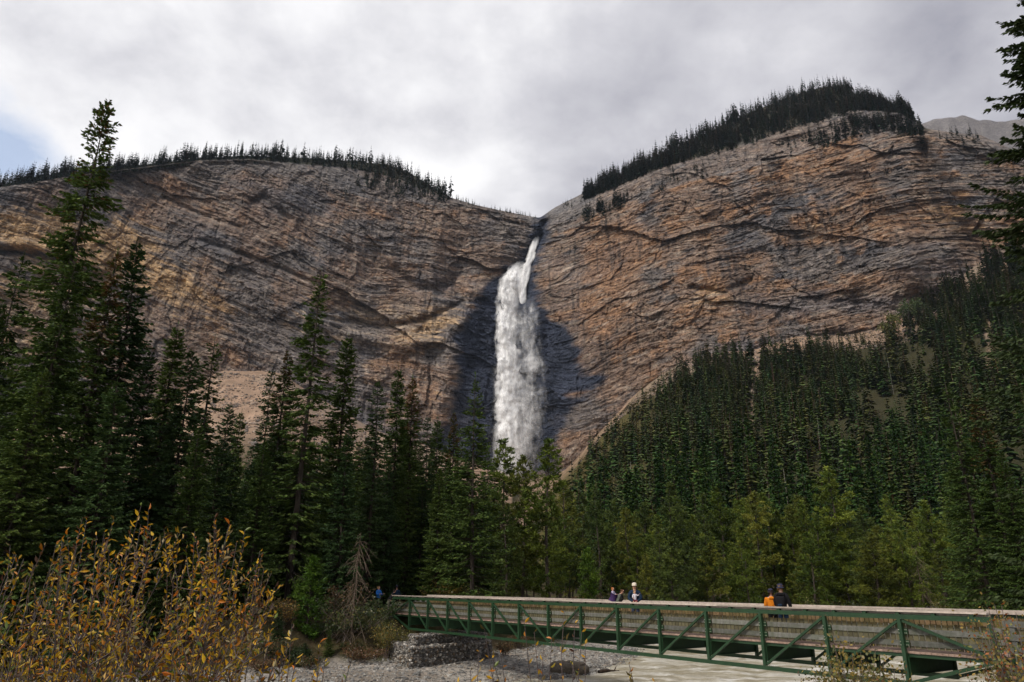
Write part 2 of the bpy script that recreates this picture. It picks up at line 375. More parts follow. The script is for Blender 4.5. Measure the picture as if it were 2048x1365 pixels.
gul2 = ss(np.abs(PX-(1965+(PY-600)*.12)+9*fbm(PY/30, PY*0, 3, 68))+4*fbm(X/5, Y/9, 3, 69), 12, 4)*(Y > 250)*ss(PY, 800, 720)*(.45+.7*fbm(X/9, Y/12, 3, 70))
sc = np.clip(np.maximum.reduce([sc, gul, rgt, gul2]), 0, 1)[:, None]
fl = (ss(Y, 150, 210)*(1-0*Y))[:, None]; C = C+(np.array([.034, .034, .017])-C)*fl*.85
grs = (ss(PX, 1430, 1180)*(PX > 1080)*(Y > 200))[:, None]
C = C+(np.array([.085, .075, .03])-C)*grs
scree = c_scree*(1+.35*fbm(X/6, Y/14, 4, 63)[:, None]); gy = ss(fbm(X/70, Y/70, 3, 64), -.1, .5)[:, None]*.5; scree = scree*(1-gy)+np.array([.27, .235, .20])*gy
C = C*(1-sc)+scree*sc
ground = ob('ground', mesh('ground', V, [Q, Tt], M['ground'], True, C, 'POINT')); tag(ground, 'gravel shore, earth banks and scree slopes up to the cliff foot', kind='structure')

# ---- river water sheet with real ripples, in a channel of its own
xs = np.linspace(-42, 95, 380); ys = np.linspace(-5, 150, 420)
xs = np.sort(np.concatenate([np.linspace(-3, 26, 300), np.linspace(-90, -3.2, 40), np.linspace(26.3, 170, 80)])); ys = np.sort(np.concatenate([np.linspace(36, 72, 330), np.linspace(-30, 35.8, 40), np.linspace(72.4, 190, 70)]))
WX, WY = np.meshgrid(xs, ys)
al = WX*.5+WY*.86; ac = WX*.86-WY*.5
wz = .085*fbm(al/1.1, ac/.7, 4, 81)+.05*fbm(al/3, ac/1.6, 3, 82)+.035*rid(al/.8, ac/.5, 2, 83)
WV = np.stack([WX, WY, WATER_Z+wz], -1).reshape(-1, 3)
keep = (sd(WATERL, WX, WY) < 1.5) & (-sd(NEARBANK, WX, WY) < 3.5)
ny, nx = WX.shape; ii = (np.arange(ny-1)[:, None]*nx+np.arange(nx-1)[None]); kk = keep[:-1, :-1]; ii = ii[kk]
WQ = np.stack([ii, ii+1, ii+nx+1, ii+nx], -1)
river = ob('river', mesh('river', WV, WQ, M['water'], True)); tag(river, 'milky beige glacial river rippling under the bridge', kind='structure')

# ------------------------------------------------------------------ the cliff
na_ = 1450
A1 = ray(-330, 650)[0]; A2 = ray(2380, 650)[0]
av = np.linspace(A1, A2, na_)
eF = smooth_e(FOOT, av)-.02; eA = smooth_e(EDGE, av, .004)+.006*fbm(av*42, av*0, 4, 161)*(1-np.exp(-(((av-ray(1080, 440)[0])/.05)**2))); eB = np.maximum(smooth_e(WOODB, av, .004), eA+.002); eR = np.maximum(smooth_e(RIDGE, av, .003), eB+.002)
Yf = footY(av); zf = (eF+.02)*Yf
def ycl(e, Y0, z0, s): return (Y0-s*z0)/(1-s*e)
NF = 400
t1 = np.linspace(0, 1, NF)[:, None]; t2 = np.linspace(0, 1, 44)[1:, None]; t3 = np.linspace(0, 1, 40)[1:, None]
E1 = eF+(eA-eF)*t1; Y1 = ycl(E1, Yf, zf, .20)
YA = Y1[-1]; E2 = eA+(eB-eA)*t2; Y2 = ycl(E2, YA, eA*YA, .45)
YB = Y2[-1]; E3 = eB+(eR-eB)*t3; Y3 = ycl(E3, YB, eB*YB, .85)
YR = Y3[-1]
E = np.vstack([E1, E2, E3]); YY = np.vstack([Y1, Y2, Y3]); AA = np.broadcast_to(av, E.shape)
PXc, PYc = pix(AA, E); XX = AA*YY; ZZ = E*YY
# bedding: folded strata whose dip changes along the wall
dip = np.interp(PXc[150], [-300, 0, 250, 420, 600, 750, 900, 1060, 1250, 1500, 1750, 1950, 2300], [-.15, -.30, -.55, -.50, -.32, -.12, -.02, .10, .18, .10, .16, -.25, -.4])
gX = np.concatenate([[0], np.cumsum(.5*(dip[1:]+dip[:-1])*np.diff(XX[150]))])[None]
w1 = fbm(XX/95, ZZ/70, 4, 101); w2 = fbm(XX/28, ZZ/22, 3, 102)
S = ZZ-gX+11*w1+.8*w2+4*np.sin(XX/150+w1*2.0)
def layers(S, X, th, amp, ln, seed, edge=.86):
    t = S/th+.18*fbm(X/(ln*2), S/(th*6), 2, seed+9); c = np.floor(t); f = t-c
    o0 = vn(c*13.7+.5, X/ln, seed); o1 = vn((c+1)*13.7+.5, X/ln, seed); m = ss(f, edge, 1.0)
    return ((o0*(1-m)+o1*m)-.5)*2*amp+amp*.45*(f*(1-m)-.3)
vis1 = ss(fbm(XX/80, ZZ/55, 3, 120), -.2, .3); vis2 = ss(fbm(XX/35, ZZ/25, 3, 121), -.25, .25)
L1 = layers(S, XX, 17, 2.4, 95, 103, .92)*(.5+.8*vis1); L2 = layers(S, XX, 6.0, 1.5, 48, 104)*(.3+.9*vis2); L3 = layers(S, XX, 3.1, 1.0, 22, 105)*(.35+.8*vis1)
jx = XX+4*w2; wrt = ss(PXc, 1100, 1250)
big = 22*fbm(XX/190, ZZ/200, 3, 106)+13*(rid((XX+14*w1)/62, (ZZ-gX*.5)/130, 3, 107)-.5)+7.0*facet((XX+16*w1+7*w2)/85, (ZZ+.35*XX+8*w2)/70, 155, 1.2)+4.2*facet((jx+4*w2-.4*S)/38, (S+.2*jx+4*w1)/30, 156, 1.1)
fr = rid((XX+5*w2)/16, ZZ/70, 3, 108); fr = -4.5*ss(fr, .74, .98)*(.3+.7*vis2)
fr = fr-2.0*ss(rid((XX+2*w2)/6.5, ZZ/20, 2, 112), .78, 1.0)*(1-vis1)
fine = 1.7*facet((jx-.5*S)/15, (S+.2*jx)/6.5, 170)*(.4+.9*vis2)+1.3*facet((jx+.3*S)/6.5, S/2.8, 180)+1.1*facet(jx/3, S/1.9, 190)+2.6*facet((XX+3*w2)/7.5, (ZZ+.3*gX)/17, 191)*(.35+.8*(1-vis1))+1.5*facet((XX+2*w2)/4, ZZ/7, 192)*(1-.5*vis2)+.7*fbm(XX/3.5, ZZ/2, 3, 110)
disp = big+L1+L2+L3+fr+fine
# talked-out overhang lines on the left wall, the recess and side buttresses of the falls
def soft_line(pts, wd):
    p = np.array(pts, float); d = np.full(PXc.shape, 1e9)
    for (x0, y0), (x1, y1) in zip(p[:-1], p[1:]):
        dx, dy = x1-x0, y1-y0; t = np.clip(((PXc-x0)*dx+(PYc-y0)*dy)/(dx*dx+dy*dy), 0, 1); d = np.minimum(d, np.hypot(PXc-x0-t*dx, PYc-y0-t*dy))
    return np.exp(-(d/wd)**2)
dw = 7*w2
gul_l = soft_line([(1092, 436), (1084, 468), (1068, 500), (1050, 545), (1046, 600)], 11)
disp -= 17*gul_l
rec = soft_line([(1030, 560), (1030, 700), (1030, 960)], 46); disp -= 22*rec
disp += 15*soft_line([(948, 590), (905, 700), (870, 860)], 24)+13*soft_line([(1110, 560), (1180, 720), (1190, 830)], 30)
disp -= 12*soft_line([(0, 505), (60, 505), (130, 530), (200, 560)], 7)*(1)-9*soft_line([(0, 485), (60, 488), (140, 512), (210, 540)], 9)
disp -= 11*soft_line([(505, 405), (525, 395), (560, 418), (575, 440)], 8)
disp -= 10*soft_line([(790, 540), (830, 575), (880, 580), (920, 545)], 11)
disp -= 8*soft_line([(330, 395), (400, 430), (480, 455)], 5)+9*soft_line([(400, 480), (520, 520), (640, 570)], 5)
disp -= 10*soft_line([(700, 640), (760, 655), (850, 640), (925, 605)], 6)
disp += 10*soft_line([(700, 670), (790, 690), (880, 680), (925, 640)], 12)
disp += 24*soft_line([(1725, 330), (1780, 420), (1830, 560)], 26)+22*soft_line([(1880, 300), (1960, 430), (2010, 520)], 24)-20*soft_line([(1850, 300), (1900, 430), (1950, 500)], 18)
disp += 14*soft_line([(1600, 330), (1640, 430), (1700, 560)], 22)-14*soft_line([(1560, 340), (1590, 450), (1640, 600)], 16)+16*soft_line([(1400, 400), (1440, 560), (1500, 680)], 40)-9*soft_line([(1300, 430), (1330, 560), (1370, 700)], 30)
disp -= 9*soft_line([(1380, 575), (1450, 585), (1500, 560)], 6)
row = np.arange(E.shape[0])[:, None]
fade = ss(row, E.shape[0]-1, E.shape[0]-38); fadeB = 1-.75*ss(row, NF+20, NF+46)
disp = disp*fadeB*(.15+.85*fade)
Yc = YY-disp*.92
# sides of the mesh: (a, e) stay, the wall stands nearer or farther
CX = AA*Yc; CZ = EYE+E*Yc
backs = [(40, -2), (160, -30), (420, -130), (800, -320)]
BX = np.stack([av*(Yc[-1]+d) for d, _ in backs]); BY = np.stack([Yc[-1]+d for d, _ in backs]); BZ = np.stack([CZ[-1]+z for _, z in backs])
VX = np.vstack([CX, BX]); VY = np.vstack([Yc, BY]); VZ = np.vstack([CZ, BZ])
Vc = np.stack([VX, VY, VZ], -1).reshape(-1, 3)
nrow = VX.shape[0]; ii = (np.arange(nrow-1)[:, None]*na_+np.arange(na_-1)[None]).reshape(-1)
Qc = np.stack([ii, ii+1, ii+na_+1, ii+na_], -1)
# rock colours of the strata, with fine ledge shade painted in as streaks
grey = np.array([.19, .172, .165]); blue = np.array([.140, .145, .165]); brown = np.array([.25, .170, .120]); rust = np.array([.34, .185, .090]); tan = np.array([.50, .335, .165]); pale = np.array([.40, .35, .29])
def mixc(C, c, m): return C+(c-C)*np.clip(m, 0, 1)[..., None]      # c may also vary from point to point
def blob(x, y, rx, ry, rot=0):
    cx, cy = PXc-x, PYc-y; r = math.radians(rot); u = cx*math.cos(r)+cy*math.sin(r); v = -cx*math.sin(r)+cy*math.cos(r)
    return np.exp(-((u/rx)**2+(v/ry)**2))
q1 = fbm(XX/70, S/30, 5, 130); q2 = fbm(XX/30, S/9, 5, 131); q3 = fbm(XX/17, S/2.6, 4, 132); q4 = fbm(XX/9, ZZ/32, 4, 133); q5 = fbm(XX/40, ZZ/40, 5, 134)
Cc = np.tile(grey, (*PXc.shape, 1)); Cc = mixc(Cc, blue, ss(q1+.4*q2, -.05, .35)*.8)
wr = ss(PXc, 1100, 1250)
Cc = mixc(Cc, brown, ss(q5+.35*q3+.25*wr, -.12, .3)*(.70+.15*wr))
rm = ss(q2+.6*q4+.6*q5+.26*wr, .26, .80)*(.50+.20*wr)
rm = np.maximum(rm, ss(blob(330, 370, 90, 30, 10)+blob(1210, 600, 80, 130)+.7*blob(1280, 470, 120, 60)+.8*blob(1640, 440, 160, 50, -30)+.7*blob(960, 590, 40, 70, 40)+.7*blob(760, 430, 160, 18)+.6*blob(420, 620, 60, 60)+.5*blob(900, 740, 40, 50)+.5*q2, .45, 1.0)*.62)
Cc = mixc(Cc, rust, rm)
tm = blob(70, 460, 170, 45, 12)+.9*blob(240, 500, 70, 60)+1.0*blob(345, 570, 48, 55, -30)+.8*blob(70, 640, 190, 120)+.5*blob(430, 620, 40, 50)+.6*blob(870, 650, 80, 35, -30)+.35*blob(700, 640, 200, 60)+.5*blob(1420, 590, 70, 28)+.4*blob(1640, 450, 60, 20, -30)+.4*blob(1920, 430, 60, 60)
Cc = mixc(Cc, tan, ss(tm+.55*q3+.35*q2, .28, 1.0)*.95)
Cc = mixc(Cc, pale, ss(fbm(XX/9, S/2.2, 4, 138)+.3*q5, .22, .55)*.5)
Cc = mixc(Cc, pale, ss(blob(90, 640, 190, 110)+.4*q4, .3, 1.1)*.45+ss(blob(760, 640, 200, 90)+.4*blob(1350, 520, 160, 100)+.7*q3, .6, 1.3)*.4)
Cc = mixc(Cc, blue*1.05, ss(blob(560, 400, 150, 50, 15)+blob(430, 480, 120, 40, 28)+blob(860, 565, 75, 30)+blob(1650, 610, 260, 38)+.8*blob(1880, 520, 120, 90)+.6*blob(1000, 465, 130, 28)+.5*q2, .45, 1.1)*.78)
ub = (row >= NF)*1.0
Cc = mixc(Cc, np.array([.20, .195, .195]), ub*np.ones_like(PXc)*(.55+.4*q2))
# lichen-dark vertical drip stains
Cc = mixc(Cc, np.array([.06, .058, .06]), ss(fbm(XX/3.2, ZZ/42, 4, 140)+.4*q1, .28, .6)*.55)
Cc = Cc*(1.0*(1+.36*q3+.42*fbm(XX/4.0, S/1.2, 3, 135)+.22*fbm(XX/22, S/2.1, 3, 136)+.30*fbm(XX/2.4, ZZ/2.6, 2, 137)))[..., None]  # fine streaks along the bedding, partly standing in for shade under small ledges
# rock kept wet by the spray
def sdpoly(P):
    P = np.array(P, float); d = np.full(PXc.shape, 1e9); ins = np.zeros(PXc.shape, bool)
    for (x0, y0), (x1, y1) in zip(P, np.roll(P, -1, 0)):
        dx, dy = x1-x0, y1-y0; t = np.clip(((PXc-x0)*dx+(PYc-y0)*dy)/(dx*dx+dy*dy), 0, 1); d = np.minimum(d, np.hypot(PXc-x0-t*dx, PYc-y0-t*dy))
        if dy: ins ^= ((y0 > PYc) != (y1 > PYc)) & (PXc < (x1-x0)*(PYc-y0)/(dy)+x0)
    return np.where(ins, -d, d)
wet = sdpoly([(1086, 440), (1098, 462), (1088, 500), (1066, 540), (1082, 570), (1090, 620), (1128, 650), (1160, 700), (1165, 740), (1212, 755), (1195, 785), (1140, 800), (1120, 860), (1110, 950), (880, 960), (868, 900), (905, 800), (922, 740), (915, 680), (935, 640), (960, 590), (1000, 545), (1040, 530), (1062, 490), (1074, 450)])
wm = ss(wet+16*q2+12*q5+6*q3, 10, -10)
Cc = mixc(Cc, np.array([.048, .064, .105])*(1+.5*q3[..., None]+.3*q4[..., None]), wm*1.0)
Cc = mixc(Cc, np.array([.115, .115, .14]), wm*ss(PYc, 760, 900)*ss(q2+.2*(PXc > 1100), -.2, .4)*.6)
Cc = Cc*1.14; lum_ = Cc.mean(-1, keepdims=True); Cc = np.clip(Cc+(lum_*[1.05, 1.0, .97]-Cc)*.16, .012, .75)
# forest soil on the wooded top
Cc = mixc(Cc, np.array([.035, .04, .022]), ss(row, NF+40, NF+52)*np.ones_like(PXc)*.85*(1-ss(PXc, 1845, 1870))*(1-ss(PXc, 830, 900)*(1-ss(PXc, 1150, 1200))))
Call = np.vstack([Cc.reshape(-1, 3), np.tile([.05, .05, .03], (4*na_, 1))])
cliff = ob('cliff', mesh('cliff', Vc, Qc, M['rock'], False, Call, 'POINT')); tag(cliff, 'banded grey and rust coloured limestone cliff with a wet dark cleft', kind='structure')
del Cc, Call, q1, q2, q3, q4, q5
def cliff_at(x, y):
    a, e = ray(x, y); a = float(a); e = float(e)
    k = int(np.clip(np.searchsorted(av, a), 1, na_-1)); col = E[:, k]; r = float(np.interp(e, col, np.arange(len(col))))
    Yv = float(np.interp(r, np.arange(len(col)), Yc[:, k])); return Vector((a*Yv, Yv, EYE+e*Yv))

# ---- far grey mountain behind the right shoulder
ma = np.linspace(ray(1600, 240)[0], ray(2700, 240)[0], 200)
mt = np.interp(ma, *curve([(1600, 330), (1800, 262), (1845, 247), (1880, 238), (1930, 231), (1960, 241), (2000, 243), (2060, 236), (2150, 262), (2300, 310), (2700, 470)]))
mt = mt+.004*fbm(ma*40, ma*0, 4, 150)
vv = np.linspace(0, 1, 90)[:, None]; ME = .15+(mt-.15)*vv; MY = 1500+500*vv-70*rid(ma[None]*16+vv*1.2, vv*4.0, 4, 151)*(1-vv**6)-22*fbm(ma[None]*60, vv*22, 4, 152)*(1-vv**8)
MX = ma*MY; MZ = EYE+ME*MY
MX = np.vstack([MX, ma*2500, ma*3200]); MY = np.vstack([MY, 0*ma[None]+2500, 0*ma[None]+3200]); MZ = np.vstack([MZ, MZ[-1:]-150, MZ[-1:]*0])
n_ = len(ma); ii = (np.arange(MX.shape[0]-1)[:, None]*n_+np.arange(n_-1)[None]).reshape(-1)
mc = np.tile([.20, .195, .20], (MX.size, 1))*(1+.25*fbm(MX.ravel()/40, MZ.ravel()/25, 4, 153))[:, None]
tag(ob('mountain', mesh('mountain', np.stack([MX, MY, MZ], -1).reshape(-1, 3), np.stack([ii, ii+1, ii+n_+1, ii+n_], -1), M['rock'], True, mc, 'POINT')), 'bare grey mountain ridge behind the right shoulder of the cliff', kind='structure')

# ------------------------------------------------------------------ waterfall
def _fall(lo, hi, dens):
    def f(g):
        uvn = g.n('ShaderNodeUVMap'); s = g.n('ShaderNodeSeparateXYZ'); g.l(uvn.outputs[0], s.inputs[0])
        edge = g.m('SUBTRACT', 1.0, g.m('ABSOLUTE', g.m('SUBTRACT', g.m('MULTIPLY', s.outputs[0], 2.0), 1.0)))   # 1 in the middle, 0 at the rim
        st = g.noise(.16, 6, .62, (1.0, 1.0, .16), dist=1.3); cl = g.noise(.075, 7, .62, (1, 1, .7), dist=.8)
        al = g.m('ADD', g.m('MULTIPLY', edge, dens), g.m('ADD', g.m('MULTIPLY', g.m('SUBTRACT', st, .5), 3.4), g.m('MULTIPLY', g.m('SUBTRACT', cl, .5), 3.2)))
        rim = g.m('MULTIPLY', edge, 1.9, clamp=True)
        al = g.n('ShaderNodeMapRange'); 
        mrv = g.m('ADD', g.m('MULTIPLY', edge, dens), g.m('ADD', g.m('MULTIPLY', g.m('SUBTRACT', st, .5), 2.6), g.m('MULTIPLY', g.m('SUBTRACT', cl, .5), 4.4)))
        g.l(mrv, al.inputs[0]); al.inputs[1].default_value = lo; al.inputs[2].default_value = hi; al.interpolation_type = 'SMOOTHSTEP'
        vend = g.m('MULTIPLY', g.m('MULTIPLY', s.outputs[1], 14.0, clamp=True), g.m('MULTIPLY', g.m('SUBTRACT', 1.0, s.outputs[1]), 4.0, clamp=True))
        a2 = g.m('MULTIPLY', g.m('MULTIPLY', al.outputs[0], g.m('POWER', rim, .8)), vend)
        col = g.ramp(st, (.3, (.80, .81, .84)), (.5, (.95, .95, .95)))
        df = g.n('ShaderNodeBsdfDiffuse'); g.l(col, df.inputs[0]); tl = g.n('ShaderNodeBsdfTranslucent'); g.l(col, tl.inputs[0])
        m1 = g.n('ShaderNodeMixShader'); m1.inputs[0].default_value = .15; g.l(df.outputs[0], m1.inputs[1]); g.l(tl.outputs[0], m1.inputs[2])
        tp = g.n('ShaderNodeBsdfTransparent'); m2 = g.n('ShaderNodeMixShader'); g.l(a2, m2.inputs[0]); g.l(tp.outputs[0], m2.inputs[1]); g.l(m1.outputs[0], m2.inputs[2])
        o = g.n('ShaderNodeOutputMaterial'); g.l(m2.outputs[0], o.inputs[0])
    return f
M['fall_core'] = material('white_water_core', _fall(-.1, .7, 2.0)); M['fall_veil'] = material('white_water_veil', _fall(.2, 2.0, 1.4)); M['mist'] = material('fall_mist', _fall(.15, 4.2, 1.1))
wf = empty('waterfall', at(1025, 950, 690), 'tall white waterfall plunging down the dark wet cleft of the cliff', 'waterfall')
wf.matrix_world = Matrix.Translation(wf.location)
def fall_sheet(name, prof, Y, mat, bulge, seed, nx=28, ny=220, amp=1.0, ws=1.0):
    p = np.array(prof, float); yy = np.linspace(p[0, 0], p[-1, 0], ny); cx = np.interp(yy, p[:, 0], p[:, 1]); hw = np.interp(yy, p[:, 0], p[:, 2])*ws
    u = np.linspace(-1, 1, nx); PXs = cx[:, None]+hw[:, None]*u[None]; PYs = np.repeat(yy[:, None], nx, 1)
    PXs = PXs+3.0*fbm(PYs/22, PXs*0+seed, 3, seed)*ws
    a, e = ray(PXs, PYs); Yv = np.interp(yy, [p[0, 0], p[0, 0]+25, p[-1, 0]], Y)[:, None] - bulge*np.sqrt(np.clip(1-u[None]**2, 0, 1))
    Yv = Yv-amp*(2.0*fbm(PXs/6, PYs/12, 4, seed+1)+5.0*fbm(PXs/14, PYs/22+5, 3, seed+2))
    X_, Z_ = a*Yv, EYE+e*Yv; Vv = np.stack([X_-wf.location.x, Yv-wf.location.y, Z_-wf.location.z], -1).reshape(-1, 3)
    i_ = (np.arange(ny-1)[:, None]*nx+np.arange(nx-1)[None]).reshape(-1)
    UV = np.stack([np.repeat((u[None]+1)/2, ny, 0), np.repeat(np.linspace(0, 1, ny)[:, None], nx, 1)], -1).reshape(-1, 2)
    me = mesh(name, Vv, np.stack([i_, i_+nx, i_+nx+1, i_+1], -1), mat, True, uv=UV); return ob(name, me, wf)
def yfront(x, y): return cliff_at(x, y).y
yt = min(yfront(1072, 485), yfront(1060, 500))-3; ym = yfront(1035, 545)-5
ylow = min(yfront(x, y) for x in (990, 1010, 1030, 1050, 1070) for y in range(600, 940, 20))-4
print('fall Y', yt, ym, ylow)
up = [(472, 1074, 6), (485, 1070, 8.5), (505, 1063, 9.5), (530, 1055, 11), (560, 1046, 13), (640, 1032, 15)]
main = [(522, 1042, 9), (534, 1034, 18), (555, 1026, 26), (580, 1020, 26), (620, 1015, 24), (660, 1013, 23), (700, 1015, 26), (740, 1018, 31), (790, 1014, 29), (850, 1016, 30), (900, 1020, 35), (960, 1026, 44)]
cascY = [min(ym, ylow+14), ylow, ylow-2]
fall_sheet('upper_chute', up, [yt, yt-1, min(yt, ym)-2], M['fall_core'], 3, 201, amp=.4)
fall_sheet('main_plunge', main, cascY, M['fall_core'], 9, 202, ws=1.0)
fall_sheet('water_veil', main, [y-3 for y in cascY], M['fall_veil'], 10, 212, ws=1.08)
fall_sheet('water_veil', [(y, x-3, h_*1.1) for y, x, h_ in main[1:]], [y-6 for y in cascY], M['fall_veil'], 10, 222)
plume = [(592, 1062, 10), (620, 1062, 20), (660, 1062, 27), (700, 1060, 32), (750, 1058, 36), (800, 1054, 38), (850, 1052, 38), (900, 1050, 38), (960, 1046, 44)]
for k in range(2): fall_sheet('mist', plume, [ylow-2-4*k]*3, M['mist'], 9, 230+k*7, ws=1.0+.12*k)
fall_sheet('mist', [(620, 1030, 40), (700, 1030, 48), (760, 1030, 58), (850, 1032, 66), (960, 1036, 90)], [ylow-14]*3, M['mist'], 14, 260)
for k in range(2): fall_sheet('mist', [(610, 1050, 26), (700, 1056, 44), (780, 1056, 54), (880, 1052, 60), (975, 1048, 80)], [ylow-9-5*k]*3, M['mist'], 12, 290+k*5)
fall_sheet('mist', [(800, 1022, 50), (880, 1026, 70), (985, 1030, 96)], [ylow-22]*3, M['mist'], 14, 270)

# ------------------------------------------------------------------ conifers
def rnd(*a): return rng.uniform(*a)
def conifer(h, Rr, seed, dz=.34, nb=5, step=.16, sl=.42, sw=.06, base=.06, spire=.8, sparse=0., droop=.3, cols=None, brown=0., lump=.25, subs=3, core=True, gaps=0.):
    """spruce: whorls of drooping boughs clothed in needle sprays; returns (crown MB, trunk MB)"""
    g = np.random.default_rng(seed); cr = MB(); tk = MB()
    bend = g.normal(0, .012*h, 2)
    def axis(z): t = z/h; return np.stack([bend[0]*t*t*(1-t)*2, bend[1]*t*t*(1-t)*2, z], -1)
    zs = np.linspace(0, h*.985, 12); tk.tube(axis(zs), np.maximum(.0085*h*(1-zs/h)**.9, .02), 6)
    nl = int((1-base)*h/dz); Pb = []; 
    zc = base*h+(np.arange(nl)+g.uniform(-.4, .4, nl))*dz; zc = zc[(zc > base*h*.8) & (zc < h*.985)]
    z = np.repeat(zc, nb)+g.normal(0, dz*.3, len(zc)*nb); z = np.clip(z, base*h*.8, h*.992); t = z/h
    az = g.uniform(0, 2*np.pi, len(z))
    lum = 1+lump*(np.sin(t*h*1.15+seed)*.5+np.sin(t*h*2.7+az*1.0+seed*3)*.6)
    prof = np.minimum((1-t)**spire*1.12, 1.0)*np.minimum(1, .55+t*2.2)
    Ln = Rr*prof*g.uniform(.62, 1.15, len(z))*lum+.10*Rr*.5
    kp = g.uniform(0, 1, len(z)) > sparse*(.35+.65*t)
    if gaps: kp &= ~((fbm(z/1.3, az*.8, 2, seed) < -.12) & (g.uniform(0, 1, len(z)) < gaps))
    z, t, az, Ln = z[kp], t[kp], az[kp], Ln[kp]
    slope = np.where(t > .8, .55*(t-.8)/.2*1.2-.05, -droop*(1-t)*.9-.08)+g.normal(0, .10, len(z))
    d = np.stack([np.cos(az), np.sin(az), slope], -1); d /= np.linalg.norm(d, axis=1)[:, None]
    # boughs as thin three-sided sticks are part of the trunk wood when the crown is loose
    P0 = axis(z)
    if core:
        side = np.stack([-np.sin(az), np.cos(az), 0*az], -1)
        w_ = (.008*Ln+.012)[:, None]; Vb = np.stack([P0+side*w_, P0-side*w_, P0+d*Ln[:, None]*.93-[0, 0, .0], P0-[0, 0, 1]*w_*1.6], 1).reshape(-1, 3)
        k = np.arange(len(z))[:, None]*4; tk.add(Vb, T=np.concatenate([k+[0, 1, 2], k+[1, 3, 2], k+[3, 0, 2]]))
    ns = np.maximum((Ln/step).astype(int), 2); idx = np.repeat(np.arange(len(z)), ns*subs)
    f = np.clip(g.uniform(.12, 1.02, len(idx))**.75, 0, 1.02)
    L_ = Ln[idx]; D_ = d[idx]; sg = np.where(g.uniform(0, 1, len(idx)) < .5, 1, -1)
    sag = -.10*L_*f*(1-f)*2+.10*L_*f**3
    P = P0[idx]+D_*(L_*f)[:, None]; P[:, 2] += sag+g.normal(0, .03, len(idx))
    side = np.stack([-D_[:, 1], D_[:, 0], 0*sg], -1)*sg[:, None]
    ang = g.uniform(.25, 1.1, len(idx)); tip = f > .88; ang = np.where(tip, g.uniform(-.2, .5, len(idx)), ang)
    sd_ = D_*np.cos(ang)[:, None]+side*np.sin(ang)[:, None]; sd_[:, 2] += g.normal(-.12-.25*(1-t[idx]), .2, len(idx)); sd_ /= np.linalg.norm(sd_, axis=1)[:, None]
    sl_ = sl*(.45+.75*(1-f))*g.uniform(.6, 1.3, len(idx))*np.minimum(1, .35+L_/(Rr*.6))
    up = g.normal(0, 1, (len(idx), 3))*.55+[0, 0, .8]; W = np.cross(sd_, up); W /= np.linalg.norm(W, axis=1)[:, None]+1e-6
    W *= (sw*g.uniform(.7, 1.35, len(idx)))[:, None]
    base_c = np.array(cols if cols is not None else [(.030, .048, .022), (.042, .062, .026), (.055, .072, .030)])
    c = base_c[g.integers(0, len(base_c), len(idx))]*g.uniform(.7, 1.35, len(idx))[:, None]
    if brown:
        bm = (g.uniform(0, 1, len(idx)) < brown*ss(t[idx]+.12*np.sin(z[idx]*2+az[idx]), .70, .92))
        c = np.where(bm[:, None], np.array([.13, .075, .03])*g.uniform(.6, 1.3, len(idx))[:, None], c)
    cr.kites(P, sd_*sl_[:, None], W, c)
    tp = axis(np.linspace(h*.93, h, 6)); cr.kites(tp, np.tile([0, 0, h*.018], (6, 1))+g.normal(0, .03, (6, 3)), g.normal(0, .03, (6, 3)), np.tile(base_c[0], (6, 1)))
    return cr, tk
